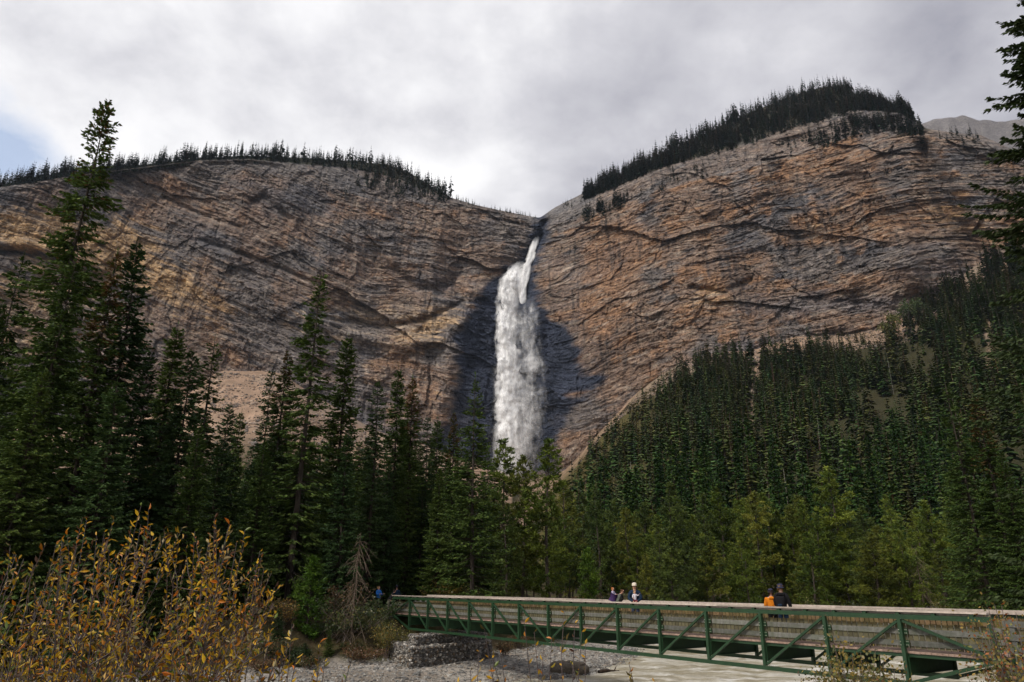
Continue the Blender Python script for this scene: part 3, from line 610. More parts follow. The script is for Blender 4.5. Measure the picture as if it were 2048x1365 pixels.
def pine(h, Rr, seed, n=46, cols=None, base=.34, tuft=13, ts=.46, tw=.062):
    """lodgepole pine: rising boughs ending in tufts of long needles, bare grey twigs below"""
    g = np.random.default_rng(seed); cr = MB(); tk = MB(); dd = MB()
    zs = np.linspace(0, h*.98, 12); wob = np.stack([np.sin(zs/h*5+seed)*.012*h, np.cos(zs/h*4+seed)*.012*h, zs], -1); tk.tube(wob, np.maximum(.0105*h*(1-zs/h)**.8, .02), 6)
    def ax(z): return np.array([np.interp(z, zs, wob[:, 0]), np.interp(z, zs, wob[:, 1]), z])
    bc = np.array(cols if cols is not None else [(.075, .10, .022), (.10, .125, .028), (.055, .085, .020)])
    P = []; D = []; Wd = []; C = []
    for k in range(n):
        t = base+(1-base)*(k+g.uniform(0, 1))/n; z = t*h*.985; u = (t-base)/(1-base)
        Ln = Rr*np.interp(u, [0, .15, .45, .8, 1], [.55, .9, 1, .55, .10])*g.uniform(.6, 1.25); az = g.uniform(0, 6.283)
        sl_ = g.uniform(-.1, .35)+u*.6; d = np.array([np.cos(az), np.sin(az), sl_]); d /= np.linalg.norm(d); p0 = ax(z)
        tk.tube([p0, p0+d*Ln*.5-[0, 0, .03*Ln], p0+d*Ln+[0, 0, .08*Ln]], [.022, .016, .008], 3)
        m = max(3, int(Ln*4.2)); cc = bc[g.integers(0, len(bc))]*g.uniform(.8, 1.25)
        for s in range(m):
            f = g.uniform(.3, 1.05); q = p0+d*Ln*f+g.normal(0, .13*Ln**.5, 3)
            v = g.normal(0, 1, (tuft, 3))+d*.8+[0, 0, .55]; v /= np.linalg.norm(v, axis=1)[:, None]
            P.append(np.tile(q, (tuft, 1))+g.normal(0, .07, (tuft, 3))); D.append(v*ts*g.uniform(.55, 1.1, (tuft, 1)))
            W = np.cross(v, g.normal(0, 1, (tuft, 3))); W /= np.linalg.norm(W, axis=1)[:, None]; Wd.append(W*tw)
            C.append(cc*g.uniform(.65, 1.35, (tuft, 1)))
    cr.kites(np.concatenate(P), np.concatenate(D), np.concatenate(Wd), np.concatenate(C))
    for k in range(16):
        z = h*g.uniform(.08, base+.1); az = g.uniform(0, 6.283); Ln = Rr*g.uniform(.3, .8); p0 = ax(z); d = np.array([np.cos(az), np.sin(az), g.uniform(-.35, .1)])
        dd.tube([p0, p0+d*Ln*.6, p0+d*Ln+[0, 0, -.1*Ln]], [.014, .010, .004], 3, c=(1.6, 1.5, 1.4))
    return cr, tk, dd
WHITE = (1, 1, 1)
def tri_count(me): return len(me.polygons)

NEAR = {}
FILL = [('left of the tan scree', -999, 430), ('below the tan scree', 430, 560), ('below the tall slender spruce', 560, 720), ('above the left bridge end', 720, 860), ('left of the foot of the falls', 860, 9999)]
def near_variant(key, **k):
    cr, tk = conifer(**k); NEAR[key] = (k['h'], cr.data('crown', M['needles']), tk.data('trunk', M['bark']))
G1 = [(.042, .074, .016), (.058, .096, .020), (.078, .112, .024)]
G2 = [(.034, .068, .022), (.048, .088, .027), (.062, .100, .032)]
near_variant('tall_loose', h=32, Rr=2.8, seed=11, sparse=.10, gaps=.45, nb=10, dz=0.36, lump=.45, cols=G1, brown=.2, spire=.62, sl=.55, sw=.075, step=.19)
near_variant('full', h=26, Rr=3.2, seed=12, nb=10, dz=0.32, lump=.3, cols=G1, spire=.78, sl=.5, sw=.07)
near_variant('full_b', h=25, Rr=2.7, seed=13, nb=10, dz=0.31, lump=.35, cols=G2, spire=.72, sl=.48, sw=.07)
near_variant('spire', h=24, Rr=1.75, seed=14, nb=12, dz=0.31, lump=.28, cols=G1, spire=.55, sl=.40, sw=.065)
near_variant('spire_b', h=24, Rr=1.9, seed=15, nb=10, dz=0.31, lump=.40, cols=G2, spire=.6, sl=.42, sw=.065, sparse=.15, gaps=.5)
near_variant('slender', h=26, Rr=2.2, seed=16, nb=8, dz=0.38, lump=.4, cols=G1, spire=.65, sl=.48, sw=.07, sparse=.12, gaps=.55)
near_variant('brown_top', h=24, Rr=1.9, seed=17, nb=10, dz=0.31, lump=.35, cols=G1, brown=.75, spire=.6, sl=.42, sw=.065)
near_variant('layered', h=22, Rr=3.2, seed=18, nb=10, dz=0.45, lump=.2, cols=G1, spire=.95, sl=.48, sw=.065, droop=.15, gaps=.4)
PV = []
for k in range(5):
    cr, tk, dd = pine(18, 2.3+.25*(k % 3), 30+k, n=84, cols=[[(.085, .115, .016), (.11, .14, .020), (.06, .09, .016)], [(.060, .088, .020), (.078, .105, .022), (.048, .07, .018)], [(.10, .11, .018), (.13, .14, .022), (.07, .085, .016)]][k % 3], base=[.12, .20, .10, .16, .06][k])
    PV.append((18, cr.data('crown', M['needles']), tk.data('trunk', M['bark']), dd.data('dead_branches', M['bark'])))

def place_tree(kind, x, y, Y, label, group=None, wide=1.0, lean=(0, 0), rz=None, name=None, htop=None):
    """tree whose tip stands at photo point (x, y) when it grows at distance Y"""
    tip = at(x, y, Y); gz = float(ground_z(tip.x, tip.y))-.15; hh = tip.z-gz
    if kind == 'pine':
        v = PV[rng.integers(0, len(PV))]
    else: v = NEAR[kind]
    s = hh/v[0]; bx, by = tip.x-lean[0]*hh, tip.y-lean[1]*hh
    cat = 'tree'; nm = name or ('pine_tree' if kind == 'pine' else 'spruce_tree')
    r = empty(nm, (bx, by, gz), label, cat, group)
    r.rotation_euler = (-math.atan(lean[1]), math.atan(lean[0]), rnd(0, 6.28) if rz is None else rz)
    if lean != (0, 0): r.rotation_euler = (Matrix.Rotation(math.atan(lean[0]), 3, 'Y') @ Matrix.Rotation(-math.atan(lean[1]), 3, 'X') @ Matrix.Rotation(rnd(0, 6.28), 3, 'Z')).to_euler()
    sw = s*wide*rnd(.97, 1.12)*(1.06 if kind not in ('pine', 'young', 'giant') else 1); r.scale = (sw, sw, s)
    ob('trunk', v[2], r); ob('crown', v[1], r)
    if len(v) > 3: tag(ob('dead_branches', v[3], r), kind='stuff')
    return r
P = place_tree
P('tall_loose', 218, 197, 42, 'tallest spruce at the left, loose ragged crown rising above the cliff top', lean=(.035, 0), wide=.86)
P('slender', 50, 505, 46, 'loose-topped spruce at the left edge, left of the tallest spruce', wide=1.05)
P('full', 5, 600, 43, 'dense spruce cut by the left edge of the photo')
P('full', 153, 517, 38, 'broad dense spruce standing in front of the tallest spruce', lean=(.03, 0), wide=1.0)
P('brown_top', 236, 505, 42, 'rust-brown topped spruce just right of the tallest spruce', wide=1.0)
P('full_b', 274, 484, 44, 'dark pointed spruce right of the rust-brown topped spruce', wide=1.0)
P('spire', 357, 650, 50, 'dark spire spruce, leftmost of three before the left cliff', wide=1.15)
P('full_b', 388, 695, 47, 'spruce between the dark spire and the loose-boughed one before the left cliff')
P('slender', 430, 675, 50, 'loose-boughed spruce in front of the left end of the tan scree', wide=1.15)
P('spire_b', 545, 735, 56, 'thin-crowned spruce just right of the tan scree slope')
P('brown_top', 577, 703, 55, 'spruce with brownish tip close left of the tall spruce with bare trunk', wide=1.1)
P('slender', 643, 535, 52, 'tall slender spruce with dark trunk showing, highest between the scree and the falls', wide=1.12, lean=(.01, 0))
P('spire', 697, 672, 55, 'narrow full spruce right of the tall slender one', wide=1.1)
P('spire_b', 756, 757, 57, 'narrow spruce with bluish green boughs above the bridge end', wide=1.1)
P('spire', 797, 735, 60, 'pointed spruce, taller of a close pair left of the falls')
P('brown_top', 826, 755, 62, 'brown-tipped spruce, lower of a close pair left of the falls', wide=1.05)
P('spire_b', 856, 830, 64, 'small-topped spruce left of two twin tips below the wet rock')
P('spire', 875, 838, 66, 'small-topped spruce right of two twin tips below the wet rock')
P('brown_top', 908, 825, 60, 'spruce with yellowish brown tip left of the wide-boughed spruce')
P('layered', 951, 750, 54, 'wide-boughed spruce right beside the foot of the falls', wide=1.05)
P('full_b', 463, 805, 62, 'pale green pointed spruce standing before the tan scree')
P('spire', 484, 822, 66, 'shorter dark spruce at the lower edge of the tan scree')
P('full', 530, 880, 47, 'broad bushy spruce right of the yellow willow top', wide=1.15)
P('full', 600, 905, 56, 'bushy spruce behind the foot of the tall slender spruce')
P('full_b', 700, 860, 50, 'full spruce filling in below the narrow spruce right of the slender one', wide=1.1)
P('full_b', 300, 700, 46, 'dark spruce filling the gap right of the rust-brown topped one')
P('full', 90, 740, 36, 'near dense spruce low at the left behind the willow', wide=1.1)
P('full_b', 235, 760, 37, 'near dense spruce behind the willow bush below the rust-brown top', wide=1.15)
P('full', 400, 850, 41, 'dark bushy spruce behind the right half of the willow', wide=1.1)
P('full_b', 780, 930, 58, 'bushy spruce behind the left end of the bridge')
P('full', 880, 935, 57, 'bushy spruce behind the yellow shrub at the left end of the bridge')
for x, y, Y in [(520, 905, 70), (548, 868, 72), (590, 880, 74), (615, 850, 76), (665, 845, 74), (690, 870, 72), (720, 880, 76), (745, 860, 78), (775, 870, 76), (810, 850, 78), (838, 880, 76), (865, 900, 74), (890, 890, 78), (925, 880, 76), (940, 900, 72), (975, 905, 74), (990, 930, 72), (445, 880, 70), (475, 900, 72), (505, 890, 76), (415, 830, 60), (330, 760, 58), (-40, 560, 44), (-70, 700, 38), (20, 800, 48), (180, 800, 50), (330, 830, 52), (440, 900, 58), (510, 920, 64), (565, 850, 66), (660, 900, 70), (740, 900, 68), (820, 880, 72), (845, 950, 62), (920, 930, 66), (970, 960, 62), (-130, 620, 46), (-200, 640, 50), (620, 960, 60), (350, 960, 55), (700, 1000, 62), (780, 1010, 64)]:
    P(['full', 'full_b', 'spire', 'spire_b'][int(rng.integers(0, 4))], x, y, Y, 'dark spruce in the rear rank of the stand, '+[f[0] for f in FILL if f[1] <= x < f[2]][0], 'background spruces '+[f[0] for f in FILL if f[1] <= x < f[2]][0], wide=1.25)
# lodgepole pines beyond the bridge
for x, y, Y, lab in [(1006, 880, 66, 'narrow yellow-green pine at the foot of the falls, left of three'), (1045, 910, 64, 'yellow-green pine in front of the lowest spray of the falls, lowest tip of three'),
                     (1095, 880, 62, 'dense dark green pine right of the foot of the falls, broadest of three')]:
    P('pine', x, y, Y, lab, wide=1.15)
pl = [(1130, 960), (1165, 985), (1192, 975), (1225, 1000), (1252, 1015), (1285, 1005), (1312, 1030), (1338, 962), (1362, 1005), (1385, 1030), (1405, 985), (1432, 975), (1452, 1015), (1480, 1000), (1508, 982), (1528, 985), (1552, 1020), (1580, 1010), (1605, 1000), (1632, 1030), (1657, 932), (1672, 1005), (1700, 1020), (1725, 1012), (1755, 1050), (1790, 1040), (1820, 1060), (1850, 1000), (1875, 1040)]
ORD = ['first', 'second', 'third', 'fourth', 'fifth', 'sixth', 'seventh', 'eighth', 'ninth', 'tenth', 'eleventh', 'twelfth', 'thirteenth', 'fourteenth', 'fifteenth', 'sixteenth']
LMK = [(1100, 'the foot of the falls'), (1270, 'the man in the cream cap'), (1562, 'the navy bucket hat'), (1780, 'the second last bridge post')]
cnt_ = {}
for x, y in sorted(pl):
    lm = [q for q in LMK if q[0] < x][-1][1]; cnt_[lm] = cnt_.get(lm, 0)+1
    P('pine', x, y, rnd(88, 122), ORD[cnt_[lm]-1]+' pine tip right of '+lm+' beyond the bridge', 'lodgepole pines beyond the bridge', wide=rnd(1.1, 1.35))
for k in range(70):
    x = rnd(985, 2060); P('pine', x, rnd(1035, 1110), rnd(78, 110), 'lower yellow-green lodgepole pine among the row beyond the bridge', 'lodgepole pines beyond the bridge', wide=rnd(1.1, 1.4))
for k in range(34):
    x = rnd(980, 2100); P('pine', x, rnd(985, 1050), rnd(120, 160), 'lodgepole pine in the second row beyond the bridge', 'lodgepole pines of the second row', wide=rnd(1.0, 1.2))
P('pine', 1340, 1075, 74, 'bright lime-green pine behind the two people holding children', wide=1.5)
P('pine', 1010, 985, 60, 'green pine right of the wide-boughed spruce, before the foot of the falls', wide=1.2)
P('pine', 1420, 1085, 80, 'bright green young pine left of the orange jacket', wide=1.4)
# right hand spruces on the near bank
P('layered', 1888, 758, 52, 'spruce with thin level boughs, left of the orange-topped one at the right', wide=.9, lean=(-.012, 0))
P('brown_top', 1945, 795, 50, 'spruce with bright orange-brown top at the right', wide=1.2, lean=(-.02, 0))
P('full', 2000, 900, 48, 'dark spruce under the boughs of the giant spruce at the right edge', wide=1.05)
P('full', 1900, 930, 62, 'dark spruce behind the foot of the thin level-boughed one', wide=1.1)
P('full_b', 1975, 860, 66, 'dark spruce right of the orange-topped one, farther back')
P('full_b', 2060, 700, 40, 'dark spruce cut by the right edge of the photo')
P('spire', 1960, 1010, 70, 'short narrow spruce below the orange-topped one')
near_variant('giant', h=28, Rr=5.3, seed=41, nb=12, dz=0.31, lump=.35, cols=[(.040, .062, .022), (.055, .078, .026), (.065, .085, .03)], spire=1.0, sl=.42, sw=.045, step=.10, gaps=.15, brown=0, subs=4, sparse=0, droop=.2)
P('giant', 2034, -200, 22, 'giant spruce along the right edge, its boughs reaching into the sky', rz=1.0)

# young trees and dead snag
cr, tk, dd = pine(5, .85, 77, n=90, cols=[(.06, .115, .012), (.08, .135, .016), (.045, .09, .012)], base=.03, tuft=14, ts=.30, tw=.035); NEAR['young'] = (5, cr.data('crown', M['needles']), tk.data('trunk', M['bark']))
P('young', 627, 1118, 45.5, 'small bright green young pine beside the bank', wide=1.1, name='young_pine_tree')
P('young', 1175, 1100, 72, 'small bright yellow-green pine under the taller pines behind the bridge', wide=1.1, name='young_pine_tree')
P('full', 660, 1262, 44.5, 'knee-high dark green seedling on the bank edge', wide=2.0, name='young_spruce_tree')
P('full_b', 610, 1285, 42.5, 'low dark conifer seedling left of the other seedling on the bank', wide=2.6, name='young_spruce_tree')
P('full_b', 560, 1215, 43, 'young dark spruce just right of the willow', wide=1.9, name='young_spruce_tree')

# ---- far trees: low boughs of few faces
def far_tree(h, Rr, seed, lv=13, nb=6, cols=None, thin=0):
    g = np.random.default_rng(seed); m = MB(); bc = np.array(cols or [(.030, .060, .022), (.042, .076, .026), (.052, .078, .024)])
    m.tube([(0, 0, 0), (0, 0, h*.5), (0, 0, h)], [.006*h, .004*h, .002*h], 3, c=(.04, .034, .028))
    P_ = []; D = []; W = []; C = []
    for k in range(lv):
        t = .10+.89*(k+g.uniform(-.3, .3))/lv; z = t*h
        if g.uniform() < thin: continue
        for b in range(nb):
            az = g.uniform(0, 6.283); Ln = Rr*min(1, (1-t)**.75*1.15)*g.uniform(.6, 1.2)+.12
            d = np.array([math.cos(az), math.sin(az), -.35*(1-t)-.35]); P_.append((0, 0, z+.02*h)); D.append(d*Ln*1.1); s = np.array([-math.sin(az), math.cos(az), g.normal(0, .3)])
            W.append(s*Ln*g.uniform(.22, .42)); C.append((bc.mean(0)*.6+bc[g.integers(0, len(bc))]*.4)*g.uniform(.86, 1.16))
    m.kites(np.array(P_, float), np.array(D), np.array(W), np.array(C), mid=.62); return m
def raw(m):
    V = np.concatenate(m.V); return V, np.concatenate(m.Q), np.concatenate(m.T), np.concatenate(m.cq), np.concatenate(m.ct)
def join_trees(name, variants, pts, hs, wd, label, cols=None):
    """one mesh of many far trees (pts n x 3)"""
    Vs = []; Qs = []; Ts = []; CQ = []; CT = []; n0 = 0
    for k, (p, h_) in enumerate(zip(pts, hs)):
        V, Q, T, cq, ct = variants[k % len(variants)]; s = h_/20; a = rng.uniform(0, 6.283); c_, s_ = math.cos(a), math.sin(a); sw = s*wd[k]
        X = V[:, 0]*c_-V[:, 1]*s_; Y_ = V[:, 0]*s_+V[:, 1]*c_
        Vs.append(np.stack([X*sw+p[0], Y_*sw+p[1], V[:, 2]*s+p[2]], 1)); Qs.append(Q+n0); Ts.append(T+n0); f = rng.uniform(.55, 1.45); hue = np.array([rng.uniform(.75, 1.55), 1, rng.uniform(.75, 1.1)]); CQ.append(cq*f*hue); CT.append(ct*f); n0 += len(V)
    o = ob(name, mesh(name, np.concatenate(Vs), [np.concatenate(Qs), np.concatenate(Ts)], M['farneedles'], False, np.concatenate(CQ+CT))); return tag(o, label, kind='stuff')
TAL = [raw(far_tree(20, rr_, 300+k, lv=19, nb=7)) for k, rr_ in enumerate([1.7, 2.1, 1.5, 2.4, 1.9, 1.6])]
# denser model for the nearer ones on the slope
MIDV = []
for k in range(4):
    cr, tk = conifer(h=20, Rr=[1.9, 1.6, 2.1, 1.5][k], seed=330+k, dz=.62, nb=8, step=.5, sl=1.0, sw=.20, subs=3, core=False, cols=[(.024, .056, .016), (.036, .074, .020), (.050, .080, .018)], lump=.3, spire=.7)
    for a in range(len(tk.cq)): tk.cq[a] = tk.cq[a]*0+(.04, .034, .028)
    for a in range(len(tk.ct)): tk.ct[a] = tk.ct[a]*0+(.04, .034, .028)
    cr.V += tk.V; off = cr.n; cr.Q += [q+off for q in tk.Q]; cr.T += [q+off for q in tk.T]; cr.cq += tk.cq; cr.ct += tk.ct
    MIDV.append(cr.data('spruce_tree', M['farneedles']))
# positions on the slope right of the falls
gx, gy = np.meshgrid(np.arange(-420, 640, 4.9), np.arange(165, 650, 5.8)); gx = (gx+rng.uniform(-2.8, 2.8, gx.shape)).ravel(); gy = (gy+rng.uniform(-3.3, 3.3, gy.shape)).ravel()
gz = ground_z(gx, gy); px_, py_ = pix(gx/gy, (gz-EYE)/gy)
a_ = gx/gy; fy = footY(a_); dens = np.ones(len(gx))
dens *= np.where(gy/fy > .93, .10, np.where(gy/fy > .86, .38, 1.0))
dens *= np.where(gx < 0, (gy < 300)*.55, 1)
dens *= 1-.9*ss(np.abs(px_-(1518+(py_-700)*-.12)+5*fbm(py_/25, py_*0, 3, 66)), 12, 6)*(py_ > 660)*(py_ < 905)*(gx > 0)
dens *= 1-.6*ss(np.abs(px_-(1965+(py_-600)*.12)), 16, 8)*(gx > 0)*(py_ < 780)
edge_l = 1140+(950-py_)*.72
dens *= np.where((px_ > 1000) & (px_ < 1500), ss(px_, edge_l+30, edge_l+150)*.95+.05*(px_ > edge_l+20), 1)
dens *= np.where((px_ > 960) & (px_ < 1140), 0, 1)
dens *= np.where((px_ > 1700) & (px_ < 1880) & (py_ > 690) & (py_ < 760), .35, 1)
dens *= np.where((px_ > 1340) & (px_ < 1780) & (py_ < 720), .35, 1)
dens *= ss(fbm(gx/30, gy/30, 3, 90), -.45, .05)
ok = (rng.uniform(0, 1, len(gx)) < dens) & (px_ > -60) & (px_ < 2110) & (gy < fy-4)
tx, ty, tz = gx[ok], gy[ok], gz[ok]; th_ = rng.uniform(12, 31, len(tx))*np.where(ty > 560, .8, 1)*(.75+.3*vn(tx/18, ty/18, 4)); size = th_/ty
o_ = np.argsort(-size); nI = 110
print('slope trees', len(tx))
for q in o_[:nI]:
    right = tx[q] > 0
    o = ob('spruce_tree', MIDV[int(rng.integers(0, 4))], loc=(tx[q], ty[q], tz[q]-.3), rot=(rnd(-.03, .03), rnd(-.03, .03), rnd(0, 6.28)), scale=(th_[q]/20*rnd(.9, 1.3),)*2+(th_[q]/20,))
    if right: tag(o, 'dark spruce low on the forested slope below the right cliff', 'tree', 'spruces low on the right hand slope')
    else: tag(o, 'dark spruce far behind the stand left of the falls', 'tree', 'spruces below the left scree')
rest = o_[nI:]; rest = rest[:3300]
join_trees('slope_forest', TAL, np.stack([tx[rest], ty[rest], tz[rest]-.3], 1), th_[rest], rng.uniform(1.0, 1.6, len(rest)), 'dense dark spruce forest covering the slope below the right cliff')
# scrub and saplings on the open grassy flank and over the scree
m_ = [];
sx, sy = rng.uniform(0, 620, 26000), rng.uniform(170, 650, 26000); sz_ = ground_z(sx, sy); spx, spy = pix(sx/sy, (sz_-EYE)/sy); sf = footY(sx/sy)
el_ = 1140+(950-spy)*.72; kf = ((((spx < el_+170) & (spx > el_+8) & (spx < 1460) & (rng.uniform(0, 1, 26000) < .5+.5*ss(spx, el_, el_+120))) | ((sy/sf > .86) & (rng.uniform(0, 1, 26000) < .22))) & (sy < sf-2) & (spx > 1110) & (fbm(sx/11, sy/11, 3, 91) > -.15))
kf = np.where(kf)[0][:2600]; join_trees('slope_scrub', [raw(far_tree(20, 7.5, 360+k, lv=4, nb=5, cols=[(.075, .075, .026), (.05, .058, .022), (.09, .08, .035), (.04, .05, .022)])) for k in range(5)], np.stack([sx[kf], sy[kf], sz_[kf]-.2], 1), rng.gamma(3, .9, len(kf))+1.2, rng.uniform(.8, 1.5, len(kf)), 'low scrub and saplings on the open grassy flank beside the scree')
# pale dead snags standing in the slope forest
sn = far_tree(20, .5, 399, lv=6, nb=3, cols=[(.3, .28, .25)], thin=.2); sn.cq = [np.tile([.30, .28, .25], (len(q), 1)) for q in sn.cq]; sn.ct = [np.tile([.3, .28, .25], (len(q), 1)) for q in sn.ct]
snm = sn.data('dead_tree', M['farneedles'])
for x, y, Y, hh in [(1262, 985, 260, 17), (1300, 995, 240, 14), (1400, 985, 230, 12), (1575, 1000, 220, 14), (1795, 830, 400, 20), (1475, 880, 330, 14), (1640, 900, 300, 15), (1720, 960, 240, 13)]:
    g_ = at(x, y, Y); z_ = float(ground_z(g_.x, g_.y)); tag(ob('dead_tree', snm, loc=(g_.x, g_.y, z_), rot=(0, rnd(-.05, .05), rnd(0, 6)), scale=(hh/20*.8, hh/20*.8, hh/20*1.25)), 'bare pale dead trunk standing among the slope spruces', 'tree', 'pale dead trunks on the slope')
# two lighter deciduous trees near the scree
def blob_tree(seed, h, Rr, cols, n=900, ls=.5):
    g = np.random.default_rng(seed); c = MB(); t = MB(); t.tube([(0, 0, 0), (0, 0, h*.5), (.1*h, 0, h*.9)], [.02*h, .015*h, .004*h], 5)
    ctr = g.normal(0, 1, (14, 3))*[Rr*.5, Rr*.5, h*.2]+[0, 0, h*.6]; p = ctr[g.integers(0, 14, n)]+g.normal(0, Rr*.27, (n, 3))
    d = g.normal(0, 1, (n, 3)); d /= np.linalg.norm(d, axis=1)[:, None]; W = np.cross(d, g.normal(0, 1, (n, 3))); W /= np.linalg.norm(W, axis=1)[:, None]
    c.kites(p, d*ls, W*ls*.35, np.array(cols)[g.integers(0, len(cols), n)]*g.uniform(.7, 1.3, (n, 1))); return c, t
for k, (x, y, Y, hh, lab) in enumerate([(1797, 735, 545, 26, 'olive-yellow leafy tree high on the slope, left and lower of two pale trees'), (1832, 715, 550, 27, 'pale green leafy tree high on the slope under the cliff'), (1858, 712, 552, 20, 'small pale green leafy tree right of the pale green one high on the slope')]):
    c, t = blob_tree(500+k, hh, hh*.26, [[(.11, .11, .03), (.08, .09, .025)], [(.07, .10, .04), (.09, .115, .04)], [(.06, .09, .04), (.08, .10, .04)]][k], ls=1.4)
    g_ = at(x, y, Y); r = empty('leafy_tree', (g_.x, g_.y, float(ground_z(g_.x, g_.y))), lab, 'tree'); c.build('crown', M['needles'], r); t.build('trunk', M['bark'], r)
# ridge, ledge and cliff-face trees
SK = [far_tree(20, rr_, 400+k, lv=11, nb=5, cols=[(.024, .046, .034), (.034, .060, .042), (.032, .052, .032)]) for k, rr_ in enumerate([2.2, 1.8, 2.6, 1.7, 2.3])]  # teal-tinted needles: distance haze painted into the ridge tree colour
SKR = [raw(m) for m in SK]; SKM = [m.data('spruce_tree', M['farneedles']) for m in SK]
def ridge_y(x): a = ray(x, 300)[0]; return a
def band_points(x0, x1, n, lo, hi, C0, C1):
    out = []
    for _ in range(n):
        x = rnd(x0, x1); a = float(ray(x, 300)[0]); e0, e1 = float(lin(C0, a)), float(lin(C1, a)); e = e0+(e1-e0)*rnd(lo, hi); xx, yy = pix(a, e); out.append((float(xx), float(yy)))
    return out
def put(pts, h0, h1, label, group, stuff=None, wmul=1.0):
    hs = np.array([rnd(h0, h1)*(.75+.5*float(vn(p[0]/14, p[1]/9, 7))) for p in pts]); idx = np.argsort(-hs)
    P3 = [cliff_at(*p) for p in pts]
    lim = len(pts) if stuff is None else stuff
    for q in idx[:lim]:
        p = P3[q]; tag(ob('spruce_tree', SKM[int(rng.integers(0, 5))], loc=(p.x, p.y+1, p.z-1.5), rot=(0, 0, rnd(0, 6.28)), scale=(hs[q]/20*rnd(.8, 1.25)*wmul,)*2+(hs[q]/20,)), label, 'tree', group)
    rs = idx[lim:]
    if len(rs): join_trees('ridge_forest', SKR, np.array([(P3[q].x, P3[q].y+1, P3[q].z-2.5) for q in rs]), hs[rs], rng.uniform(.8, 1.25, len(rs)), 'dark spruce forest covering the top of the '+group.split(' on ')[-1])
put(band_points(-40, 900, 1100, -.15, 1.1, WOODB, RIDGE), 11, 24, 'small dark spruce on the skyline above the left cliff', 'spruces on the left skyline', 60, 1.25)
put(band_points(1, 300, 90, -.4, 1, WOODB, RIDGE), 13, 26, 'taller dark spruce at the left end of the skyline', 'spruces at the left end of the skyline', 20, 1.2)
put(band_points(870, 1070, 110, -.1, 1.1, WOODB, RIDGE), 5, 13, 'tiny spruce on the rim left of the falls lip', 'tiny spruces on the rim left of the falls', 0)
put(band_points(1165, 1840, 2300, 0, 1.02, WOODB, RIDGE), 14, 26, 'dark spruce on the wooded top of the right mountain', 'spruces on the right mountain top', 60, 1.3)
put(band_points(1120, 1172, 26, 0, 1, WOODB, RIDGE), 5, 12, 'small spruce on the bare rim right of the notch', 'small spruces on the rim right of the notch', 0)
put([(x, np.interp(x, [1590, 1720, 1800, 1845], [285, 240, 240, 262])+(np.interp(x, [1590, 1700, 1780, 1845], [312, 282, 262, 290])-np.interp(x, [1590, 1720, 1800, 1845], [285, 240, 240, 262]))*rnd(0, 1)) for x in np.clip(rng.normal(1745, 72, 230), 1560, 1845)], 15, 26, 'dark spruce on the ledge under the right mountain top', 'spruces on the upper right ledge', 12, 1.3)
put(band_points(1275, 1410, 34, -.1, .6, EDGE, WOODB), 9, 17, 'dark spruce on the ledge above the right cliff face', 'spruces on the middle right ledge', 6, 1.2)
put([(rnd(1165, 1255), 0) for _ in range(0)] + [(x, 400+(1255-x)*.42+rnd(-6, 12)) for x in rng.uniform(1165, 1258, 60)], 14, 24, 'dark spruce in the clump on the rim right of the falls', 'spruces in the clump right of the falls', 10, 1.2)
put([(x, np.interp(x, [690, 730, 900], [388, 378, 404])+rnd(-26, 6)) for x in rng.uniform(730, 905, 130)], 13, 25, 'dark spruce on the sloping rim between left cliff top and falls', 'spruces on the left ledge', 16, 1.2)
put([(692, 398), (688, 394), (700, 385), (715, 376)], 16, 26, 'dark spruce standing alone on the left cliff ledge', 'lone spruces on the left cliff ledge')
put([(x, y) for x, y in [(1560, 385), (1562, 380), (1565, 375), (1550, 370), (1690, 375), (1720, 320), (1735, 330), (1745, 345), (1600, 420), (1640, 400), (1700, 380), (1610, 405), (1580, 400), (1775, 355), (1730, 355), (1370, 330), (1180, 530), (1360, 440), (1440, 690), (1425, 720), (1395, 735), (1370, 745), (455, 750), (660, 500), (450, 430), (905, 520), (1140, 510), (1150, 505), (1170, 440), (1130, 470)]]+[(rnd(1880, 1960), rnd(268, 300)) for _ in range(24)], 7, 17, 'small dark spruce rooted on the cliff face', 'spruces rooted on the cliff face', 16)
put([(rnd(1500, 1760), rnd(400, 470)) for _ in range(18)]+[(rnd(430, 900), rnd(380, 560)) for _ in range(10)], 3, 8, 'tiny stunted spruce on the cliff face', 'stunted spruces on the cliff face', 0)
# bushy trees reaching up the cliff foot at the right
bp = []
for _ in range(110):
    x = rnd(1830, 2080); y = rnd(0, 1)*170+np.interp(x, [1830, 1900, 1960, 2080], [640, 580, 545, 510]); 
    if abs(x-(1965+(y-600)*.12)) < 20 and rnd(0, 1) < .85: continue
    bp.append((x, y))
bP = []; bH = []
for x, y in bp:
    a, e = ray(x, y); a = float(a); Yf_ = float(footY(a))*rnd(.86, .985); z_ = float(ground_z(a*Yf_, Yf_)); bP.append((a*Yf_, Yf_, z_-.5)); bH.append(rnd(15, 26))
join_trees('gully_forest', TAL, bP, bH, rng.uniform(1.1, 1.7, len(bP)), 'dark spruces climbing the gully under the right end of the cliff')
